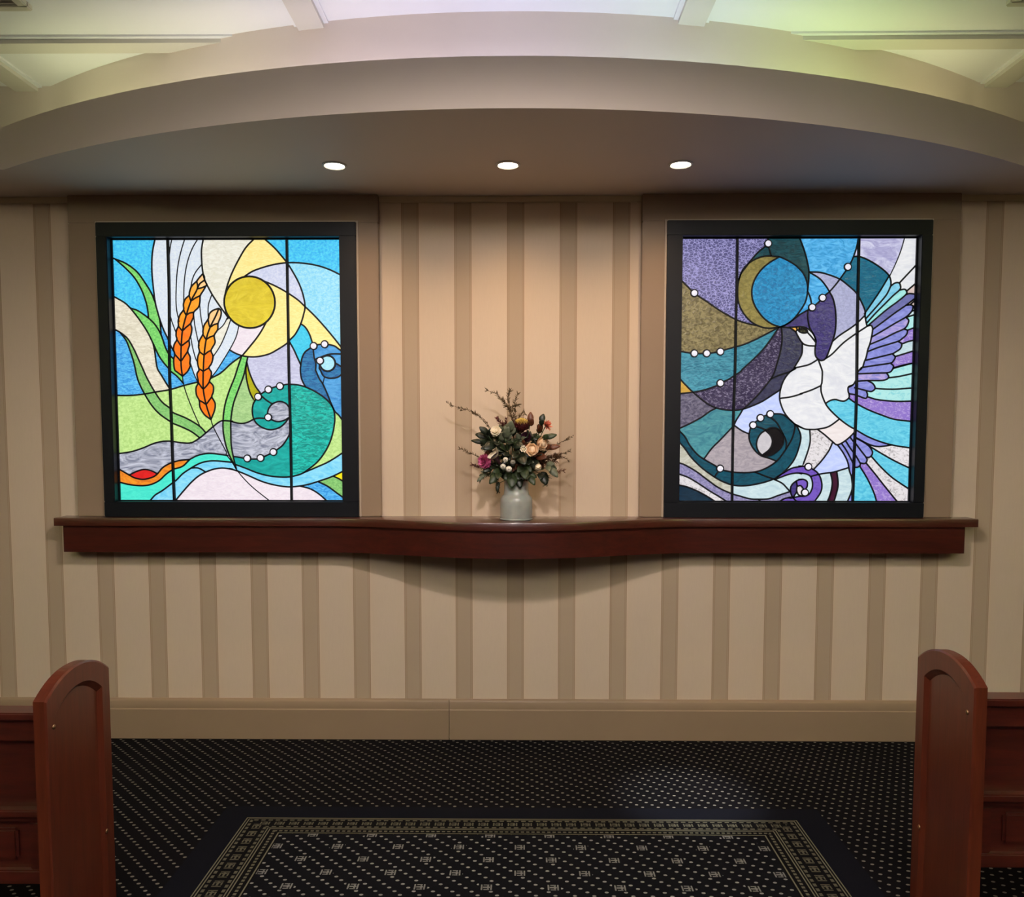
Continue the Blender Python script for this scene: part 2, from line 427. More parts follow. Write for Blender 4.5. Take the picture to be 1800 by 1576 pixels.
# ceiling vents at the edge of the picture
def vent(x0, x1, y0, y1, label):
    t = thing('ceiling_vent', ((x0+x1)/2, (y0+y1)/2, CEIL), label, 'vent', 'air vents in the ceiling')
    e = .035
    for a, b, c, d in ((x0, x1, y0, y0+e), (x0, x1, y1-e, y1), (x0, x0+e, y0+e, y1-e), (x1-e, x1, y0+e, y1-e)):
        MB().box(a, b, c, d, CEIL-.022, CEIL, .004).build('frame', M['vent'], t)
    MB().box(x0+e, x1-e, y0+e, y1-e, CEIL-.002, CEIL).build('backing', M['dark'], t)
    k = y0+e+.01
    while k < y1-e-.015:
        MB().add([(x0+e, k, CEIL-.004), (x1-e, k, CEIL-.004), (x1-e, k+.012, CEIL-.018), (x0+e, k+.012, CEIL-.018), (x0+e, k+.002, CEIL-.003), (x1-e, k+.002, CEIL-.003), (x1-e, k+.014, CEIL-.017), (x0+e, k+.014, CEIL-.017)],
                 [(0, 1, 2, 3), (4, 7, 6, 5), (0, 4, 5, 1), (2, 6, 7, 3), (0, 3, 7, 4), (1, 5, 6, 2)]).build('slat', M['vent'], t)
        k += .028
vent(-2.24, -1.815, 2.62, 3.055, 'pale square ceiling air vent above the wheat window side')
vent(1.785, 2.085, 2.62, 3.06, 'pale square ceiling air vent above the dove window side')

# ------------------------------------------------------------------ stained glass
QUAD = dict(A=(190, 410, 6.568), B=(390, 410, 6.567), C=(190, 640, 6.304), D=(390, 640, 6.304),
            E=(1180, 410, 6.567), F=(1390, 410, 6.567), G=(1180, 640, 6.304), H=(1390, 640, 6.304))
GLASS_Y = 3.872
def qpt(q, x, y):
    ox, oy, s = QUAD[q]; p = on_wall(ox+x/s, oy+y/s, GLASS_Y); return Vector((p.x, p.z))
def parse(txt):
    """'A 1,2 3,4 B 5,6' -> list of points on the glass plane"""
    out, q = [], 'A'
    for tok in txt.split():
        if tok in QUAD: q = tok
        else:
            a, b = tok.split(','); out.append(qpt(q, float(a), float(b)))
    return out
def spline(P, n=5):
    if len(P) < 3: return P
    out = []
    for i in range(len(P)-1):
        p1, p2 = P[i], P[i+1]; p0 = P[i-1] if i else p1*2-p2; p3 = P[i+2] if i+2 < len(P) else p2*2-p1
        for k in range(n):
            t = k/n
            out.append(.5*((2*p1)+(p2-p0)*t+(2*p0-5*p1+4*p2-p3)*t*t+(3*p1-p0-3*p2+p3)*t**3))
    return out+[P[-1]]

def glass(name, c1, c2=None, tex='hammer', scale=60, amt=.35, power=1.0):
    """backlit coloured glass: lit window pane whose glow is tinted and modulated by the relief of the glass"""
    n = NT('glass_'+name); c2 = c2 or tuple(v*.72 for v in c1)
    if tex == 'hammer':
        f = n.ramp(n.noise(n.scaled((1, 1, 1.3)), scale*1.25, 2, .55, .7), .36, .64)
    elif tex == 'ripple':
        f = n.ramp(n.noise(n.scaled((1, 1, 3.0)), scale*.62, 3, .6, 1.4), .38, .62)
    elif tex == 'streak':
        f = n.ramp(n.noise(n.scaled((1, 1, 2.2), (0, .5, 0)), scale*.25, 4, .6, 2.5), .35, .65)
    elif tex == 'swirl':
        f = n.ramp(n.noise(n.scaled((1, 1, 2.6), (0, .25, 0)), 7, 3, .55, 4.5), .36, .66)
    elif tex == 'crackle':
        w = n.scaled((1, 1, 1.7), (0, .25, 0)); q = n.noise(w, 40, 2)
        va = n.node('ShaderNodeVectorMath', operation='MULTIPLY_ADD'); n.put(va.inputs[0], q); va.inputs[1].default_value = (.02, .02, .02); n.put(va.inputs[2], w)
        f = n.ramp(n.voronoi(S(n, va.outputs[0]), scale, 'DISTANCE_TO_EDGE'), .02, .14)
    else:
        f = n.ramp(n.noise(n.scaled((1, 1, 1.5)), scale*.8, 3, .6, .8), .50, .70)
    big = n.ramp(n.noise(n.scaled((1, 1, 1)), 5, 2), .3, .7)
    c = n.mix((f*.85+big*.15)*amt*1.6, lin(c1), lin(c2))
    n.set(color=n.mix(.8, c, (.02, .02, .02, 1)), emit=c, power=power, rough=.18, spec=.35)
    n.bump(f, .18, .004)
    return n.m

G = {}
def g(name, *a, **k): G[name] = glass(name, *a, **k)
# wheat window
g('sky', (84, 212, 250), (28, 160, 222), 'hammer', 60, .5); g('skypale', (168, 226, 248), (110, 200, 230), 'hammer', 60, .5)
g('deepsky', (104, 200, 246), (30, 130, 212), 'ripple', 60, .6); g('sky2', (70, 205, 235), (36, 172, 216), 'hammer', 60)
g('leaf', (138, 222, 118), (88, 182, 88), 'hammer', 70, .5); g('leafdk', (146, 204, 122), (98, 168, 88), 'hammer', 70, .5)
g('field', (200, 232, 150), (160, 204, 110), 'hammer', 50, .5); g('field2', (176, 212, 146), (128, 176, 108), 'ripple', 50, .5)
g('cream', (236, 230, 212), (196, 186, 160), 'ripple', 50, .45); g('creamtex', (238, 236, 224), (208, 204, 184), 'ripple', 50, .4)
g('white', (224, 232, 242), (196, 208, 222), 'hammer', 70, .4); g('pinkwhite', (238, 228, 236), (218, 204, 218), 'ripple', 40, .4)
g('yellow', (252, 236, 160), (240, 214, 116), 'ripple', 45, .4); g('gold', (226, 204, 56), (200, 174, 32), 'streak', 30, .6)
g('peach', (250, 206, 150), (244, 176, 100), 'streak', 40); g('amber', (250, 178, 72), (244, 150, 30), 'streak', 40)
g('orange1', (250, 158, 34), (246, 132, 16), 'streak', 40); g('orange2', (250, 126, 22), (236, 98, 12), 'streak', 40)
g('lav', (206, 208, 232), (172, 172, 206), 'ripple', 50, .5); g('lavhi', (216, 220, 240), (182, 190, 220), 'hammer', 60, .45)
g('olive', (182, 176, 24), (150, 148, 10), 'hammer', 40); g('dkblue', (46, 128, 178), (16, 72, 136), 'ripple', 45, .6)
g('midblue', (92, 172, 226), (50, 128, 196), 'streak', 40, .6); g('aquapale', (178, 232, 244), (128, 200, 226), 'ripple', 50)
g('paleblue', (160, 200, 238), (120, 168, 222), 'streak', 40); g('steel', (110, 168, 212), (176, 214, 232), 'streak', 20, .6)
g('teal', (28, 178, 170), (8, 140, 136), 'streak', 40, .6); g('teal2', (30, 200, 186), (4, 136, 128), 'ripple', 42, .75)
g('grey', (200, 203, 218), (96, 102, 126), 'swirl', 40, .58); g('greypale', (212, 212, 228), (140, 144, 164), 'swirl', 40, .5)
g('red', (226, 36, 34), (190, 18, 24), 'streak', 40); g('flame', (244, 158, 42), (216, 104, 28), 'streak', 50, .6)
g('aqua', (80, 232, 208), (44, 206, 188), 'ripple', 40); g('skywave', (150, 222, 246), (94, 194, 232), 'streak', 40, .6)
g('lemon', (246, 230, 30), (232, 208, 20), 'streak', 30); g('gem', (232, 230, 240), (206, 206, 222), 'speck', 60, .4)
# dove window
g('crackle', (160, 156, 210), (74, 72, 118), 'crackle', 58, .62); g('khaki', (146, 132, 90), (84, 74, 48), 'hammer', 45, .6)
g('moon', (146, 132, 72), (104, 94, 48), 'hammer', 45, .5); g('goldbit', (206, 164, 74), (160, 122, 40), 'streak', 40)
g('azure', (34, 150, 202), (10, 100, 156), 'hammer', 50, .6); g('dkgreen', (16, 74, 86), (8, 44, 54), 'ripple', 40, .6)
g('brightblue', (98, 190, 240), (38, 140, 204), 'streak', 60, .7); g('lilac', (176, 178, 212), (146, 148, 186), 'hammer', 60, .5)
g('lilachi', (214, 214, 238), (150, 146, 196), 'streak', 40, .6); g('tealdeep', (14, 108, 138), (2, 78, 110), 'ripple', 50, .5)
g('purple', (68, 56, 122), (44, 36, 88), 'hammer', 40, .5); g('purpledk', (52, 34, 84), (26, 12, 50), 'speck', 50, .6)
g('purplespeck', (34, 22, 58), (150, 140, 172), 'speck', 90, .5); g('slate', (60, 60, 88), (38, 38, 62), 'hammer', 40, .5)
g('cyanrip', (72, 152, 172), (30, 100, 124), 'ripple', 50, .6); g('mauve', (118, 112, 132), (64, 60, 82), 'hammer', 55, .6)
g('sea', (82, 152, 158), (44, 108, 128), 'streak', 50, .6); g('mauvepale', (178, 168, 174), (134, 126, 138), 'streak', 60, .5)
g('peri', (200, 212, 250), (172, 188, 240), 'streak', 40, .5); g('ring', (12, 84, 104), (4, 52, 70), 'streak', 50, .6)
g('black', (6, 4, 14), (4, 2, 8), 'streak', 30); g('lens', (202, 198, 204), (180, 176, 184), 'hammer', 50)
g('pearl', (206, 206, 196), (160, 158, 138), 'streak', 50, .6); g('lavgrey', (158, 152, 192), (108, 104, 148), 'hammer', 60, .6)
g('frost', (226, 222, 226), (120, 112, 116), 'speck', 80, .55); g('dkteal', (18, 52, 74), (8, 30, 46), 'streak', 40, .5)
g('mint', (206, 226, 230), (168, 196, 208), 'streak', 50, .5); g('violet', (116, 88, 190), (84, 56, 152), 'speck', 60, .5)
g('violetdk', (72, 58, 130), (50, 40, 98), 'streak', 40, .5); g('dove', (232, 233, 236), (208, 210, 220), 'streak', 30, .5)
g('dovewarm', (238, 230, 230), (222, 212, 212), 'streak', 30, .5); g('fcyan', (142, 208, 232), (92, 178, 212), 'streak', 50, .5)
g('fmint', (164, 226, 222), (110, 196, 206), 'streak', 50, .5); g('fpurple', (148, 152, 222), (108, 114, 192), 'streak', 40, .6)
g('fpink', (190, 170, 218), (130, 130, 204), 'streak', 40, .8); g('fgrey', (112, 114, 176), (84, 88, 146), 'streak', 40, .5)
g('turq', (118, 212, 232), (66, 176, 212), 'streak', 70, .6); g('turqpale', (176, 228, 226), (124, 204, 212), 'speck', 60, .6)
g('vspeck', (132, 104, 196), (196, 178, 222), 'speck', 80, .6); g('maroon', (62, 12, 44), (46, 6, 30), 'streak', 30)
g('pinkbeige', (216, 196, 190), (190, 168, 166), 'streak', 40); g('beak', (226, 176, 70), (214, 120, 80), 'streak', 30)

WHEAT = dict(
 bars=["A 690,45 708,700 712,1576 C 700,500 720,1100 738,1525", "B 750,45 762,800 775,1576 D 755,500 765,900 775,1525"],
 gems=["B 1060,1300", "B 1187,1280", "B 1135,1470", "D 403,360", "D 517,280", "D 645,243", "D 515,588", "D 283,1043", "D 430,1038", "D 572,972"],
 circles=[("B 320,795", 291), ("B 1220,1500", 88)],
 lines="""A 60,288 200,345 330,440 430,575 500,690 542,792
A 85,300 210,410 310,520 390,660 440,800 460,900 467,982
A 60,725 190,800 260,862 340,890 450,965 540,1050 612,1172 660,1310 700,1390 757,1450
A 255,860 350,980 450,1130 520,1270 580,1400 640,1490 700,1560 C 690,75 760,130 840,218
A 600,1005 606,1080 613,1178
A 547,45 515,200 505,350 510,500 525,650 545,800 570,900 600,1000 640,1110 690,1215 725,1300 768,1375
~A 742,45 722,140 706,260
~A 708,900 735,1010 788,1155
~A 893,45 850,180 815,330 795,480 787,640 785,780 795,900 822,1020
~A 1050,45 975,170 920,320 890,470 877,620 874,780
A 1103,45 1080,180 1080,300 1090,420 1110,520 1150,610 1210,720 1290,840 1380,965 B 62,985
~A 1078,362 1010,450 975,530 960,600
B 392,45 280,160 190,310 120,450 70,580 40,690
~A 1058,820 1070,950 1098,1110
~A 1190,730 1160,820 1155,920 1160,990
~A 988,920 1000,1050 1030,1200 1055,1300
~A 953,1185 975,1310 1010,1440 1040,1500
~A 946,1485 C 920,10 950,100 992,195
~A 1378,975 1330,1060 1262,1122
~A 1408,1020 1370,1130 1300,1290 1208,1432
~B 195,1075 170,1180 130,1270 80,1360 0,1490 C 1200,75 1140,150
A 1095,465 1050,515 1020,555 965,610 940,680 935,715 890,760 870,820 872,880 830,940 810,1010 812,1070 790,1120 785,1180 795,1225 765,1280 755,1340 770,1395 758,1450 760,1520 770,1576 C 770,90 825,132
A 1095,465 1112,500 1115,540 1140,590 1130,607 1100,660 1065,718 1060,790 1045,850 990,910 985,970 955,1040 968,1100 955,1180 935,1232 940,1290 920,1362 948,1430 945,1510 C 915,10 880,80 825,132
A 1025,555 1030,640 960,775 905,937 860,1118 845,1293 842,1470 848,1576 C 825,132
A 1115,540 1060,580 1030,637
A 1130,607 1080,628 1030,640
A 1065,718 1010,745 960,775 945,745 935,715
A 990,910 940,920 905,940 885,915 872,880
A 955,1040 900,1085 860,1120 835,1100 812,1070
A 935,1232 885,1270 845,1295 820,1265 795,1225
A 920,1362 880,1420 842,1470 810,1440 770,1395
A 1280,865 1210,890 1170,930 1155,990 1110,1060 1095,1130 1095,1165 1055,1240 1045,1310 1055,1365 1035,1430 1035,1510 1050,1576 C 985,110 1000,200 975,260 980,340 1010,400 1020,480 1070,560 1140,612
A 1280,865 1305,900 1300,960 1270,1040 1265,1110 1225,1180 1235,1260 1190,1350 1212,1420 1195,1500 1165,1550 C 1145,90 1138,150 1125,190 1165,240 1165,310 1150,360 1185,430 1180,510 1140,612
A 1280,865 1240,960 1180,1080 1135,1215 1110,1395 1100,1576 C 1055,270 1085,440 1140,612
A 1155,990 1165,1050 1180,1080 1220,1055 1270,1040
A 1095,1165 1115,1200 1135,1220 1180,1195 1225,1180
A 1055,1365 1080,1385 1110,1400 1150,1370 1190,1350
C 1008,50 1030,62 1055,75 1090,55 1120,40
C 1000,200 1025,240 1055,270 1095,235 1125,190
C 1010,400 1050,420 1085,440 1120,400 1150,360
A 70,1105 150,1150 230,1220 300,1340 350,1450 400,1560 C 430,150 520,310 600,420 690,490 720,535 850,590 960,650 1030,700 1085,762
A 140,1145 210,1240 260,1370 300,1500 C 330,170 400,320 480,450 570,550 690,635 720,655 830,700 930,750 1022,820
A 520,1270 540,1370 550,1450 570,1560 C 590,120 650,220 690,280
C 60,345 250,345 400,330 540,305 690,280 840,235 982,200
~C 825,132 835,210 870,330 940,510 1022,695
~C 1140,612 1165,690 1230,820 1310,970 D 50,1000 110,1080 160,1160 230,1250 350,1370 545,1525
B 232,1405 180,1560 D 140,150 80,300 35,450 15,600 15,740 40,880 80,1000 160,1160
B 300,1425 285,1490 D 270,0 240,130 180,290 125,450 100,620 100,750 105,900 130,1040 160,1158
B 285,1490 D 265,60 275,170 310,310 360,405
B 287,1480 308,1570 D 320,130 370,240 432,325
C 1140,155 1250,95 B 110,1500 235,1410
B 85,1342 150,1380 235,1412 330,1425 430,1420 550,1390 660,1330 750,1270 790,1225 850,1160 910,1045 945,930 960,840 940,720 900,600 840,480 760,350 680,250 600,160 470,45
B 250,505 350,440 470,395 600,360 740,340 880,340 1020,355 1150,385 1270,430 1400,495
B 470,545 580,590 680,640 780,700 880,770 960,845 1060,940 1170,1060 1280,1190 1395,1335 1420,1360
B 512,1025 460,1120 400,1210 320,1310 235,1412
B 905,1040 960,1080 1010,1160 1045,1262
B 1095,1285 1150,1280
B 1225,1280 1300,1300 1350,1335 1430,1390
B 780,1250 830,1340 880,1450 912,1520
B 1025,1320 960,1370 925,1440 910,1530 D 870,40 873,110 890,180 930,255
B 1055,1338 1065,1430 1085,1500 1082,1576 D 1045,80 1080,160 1120,220 1165,320 1205,420 1228,472
D 1215,452 1255,525 1300,570 1385,690
B 1130,1505 1125,1560 D 1090,60 1115,115 1150,145 1210,155 1290,140 1380,65
~D 1135,148 1118,222
B 1080,1450 1150,1425 1220,1400 1300,1390 1430,1396
B 1305,1495 1350,1520 1430,1570
D 680,230 740,222 850,230 960,265 1080,330 1170,400 1225,470 1250,560 1245,680 1210,830 1150,960 1060,1080 950,1170 905,1202
D 440,325 482,297
D 553,262 607,246
D 375,388 345,450 338,530 355,610 400,670 470,710 550,725 640,700 700,650 745,590
D 505,562 515,500 560,440 640,412 710,435 760,500
D 545,612 610,635 680,625 745,590
D 355,607 410,597 480,600
D 440,350 490,395 562,442
D 758,600 755,750 720,830 670,900 606,950
D 538,990 465,1025
D 320,1050 395,1050
D 248,1042 190,1030 122,1020
C 112,990 250,970 380,930 500,880 600,855 700,853 820,870 920,870 1010,820 1090,755 1165,690 1230,640 1280,625 1385,632 D 100,632 200,655 280,645 357,606
C 110,1155 180,1195 240,1230 300,1260 390,1275 480,1255 540,1220 600,1150 660,1110 720,1085 800,1065 905,1055
C 238,1225 320,1185 400,1165 480,1180 552,1217
C 120,1305 250,1335 380,1345 480,1330 570,1285 640,1220 720,1165 790,1145 840,1120 880,1080 903,1057
C 895,1060 980,1015 1080,990 1180,990 1335,1012
C 455,1525 520,1450 600,1400 720,1310 760,1280 830,1210 920,1150 1010,1100 1100,1075 1200,1070 1385,1087
C 735,1525 830,1410 920,1310 1000,1240 1080,1195 1180,1160 1280,1150 1385,1165 D 80,1155 180,1185 300,1235 450,1300 600,1340 740,1358 850,1350 960,1330 1090,1290 1230,1240 1400,1155
C 915,1150 1000,1150 1085,1195
D 155,1112 260,1150 400,1205 550,1240 720,1250 850,1225 920,1195 1050,1140 1200,1070 1400,940
D 870,1350 980,1380 1080,1440 1175,1525
D 1065,1300 1170,1350 1280,1430 1400,1515
D 1235,1240 1310,1275 1400,1335""",
 seeds="""sky A 300,200 A 250,600 B 600,100 B 1100,200 B 745,270 A 430,860
skypale B 1150,650 B 1330,1000
deepsky A 150,1350 A 640,1150 A 745,1380 C 200,200 A 600,1480 C 630,120 C 770,180 C 890,150 C 930,160 C 1230,60
sky2 B 930,1250
leaf A 450,700 A 450,1050 A 745,1540 C 720,80 C 790,140 A 200,380 A 620,1300 D 210,80
leafdk A 250,1330 C 340,150 C 500,430 C 850,630 C 960,720 C 730,590 D 60,500 D 60,800 D 1250,1350 C 1320,800
field C 350,600 C 600,360 C 780,400 C 780,780 C 950,430 C 1230,300 C 1100,680 D 1290,900 C 900,300 D 30,200
field2 D 220,400 C 1250,180 D 230,260
cream A 250,1000 C 480,200
creamtex A 1230,300 B 60,200
white A 600,400 A 720,90 A 740,500 A 735,850 A 840,500 A 950,350 A 1020,480 A 1050,450 A 1110,700 A 1020,920 A 1030,1000 A 1130,950 A 1225,820 A 980,1200 A 1000,1250 A 960,1350 A 1330,960 A 1330,1080 B 60,1150 B 20,1100 B 130,1200 A 1000,1500 A 750,1080 A 760,1250 A 640,800 A 1240,1560 C 960,60
pinkwhite B 280,1200 C 1200,1350 D 150,1350 D 450,1380 D 950,1450 D 720,1420
yellow B 350,250 B 650,800 B 700,1100 B 850,950 B 1100,1050 B 450,1300
gold B 318,795
lavhi B 550,450 B 830,600 B 700,600
lav B 500,1500 D 600,60 D 820,120 B 830,1420 D 380,60
peach A 1065,530 A 1105,585 A 1200,970 A 1270,940
amber A 985,650 A 1060,680 A 1130,1110 A 1215,1110
orange1 A 905,820 A 990,830 A 1085,1270 A 1175,1290 A 850,980 A 1070,1450
orange2 A 930,1000 A 825,1150 A 910,1130 A 805,1310 A 890,1320 A 800,1480 A 900,1470 A 1150,1460 C 1020,130 C 1100,130 C 1015,320 C 1110,330 C 1045,490 C 1130,500 C 780,40 C 870,40
olive D 310,250
dkblue B 1000,1450 D 980,150 D 1220,120
midblue B 1250,1345 B 1370,1450 D 1330,15
aquapale B 1220,1500
paleblue D 1065,90 D 1100,150 B 1100,1540
steel D 1250,350 D 1320,580
teal D 430,480 D 600,330 D 550,680 D 600,1130 D 200,1080 D 720,1000
teal2 D 1000,700
grey D 300,850 C 300,1050 C 800,980 D 720,740
greypale D 620,520 D 640,600 C 1230,760 C 1150,900
red C 390,1220
flame C 300,1310 C 650,1160 C 800,1110 C 170,1260
aqua C 300,1430 C 780,1200 C 1100,1030 C 950,1090 C 1300,1040 D 40,1045
skywave C 620,1450 C 850,1280 C 1150,1110 D 500,1270 D 1100,1200 D 60,1120 D 850,1290 C 1200,1110
deepsky D 1130,1400
lemon D 1340,1240""")

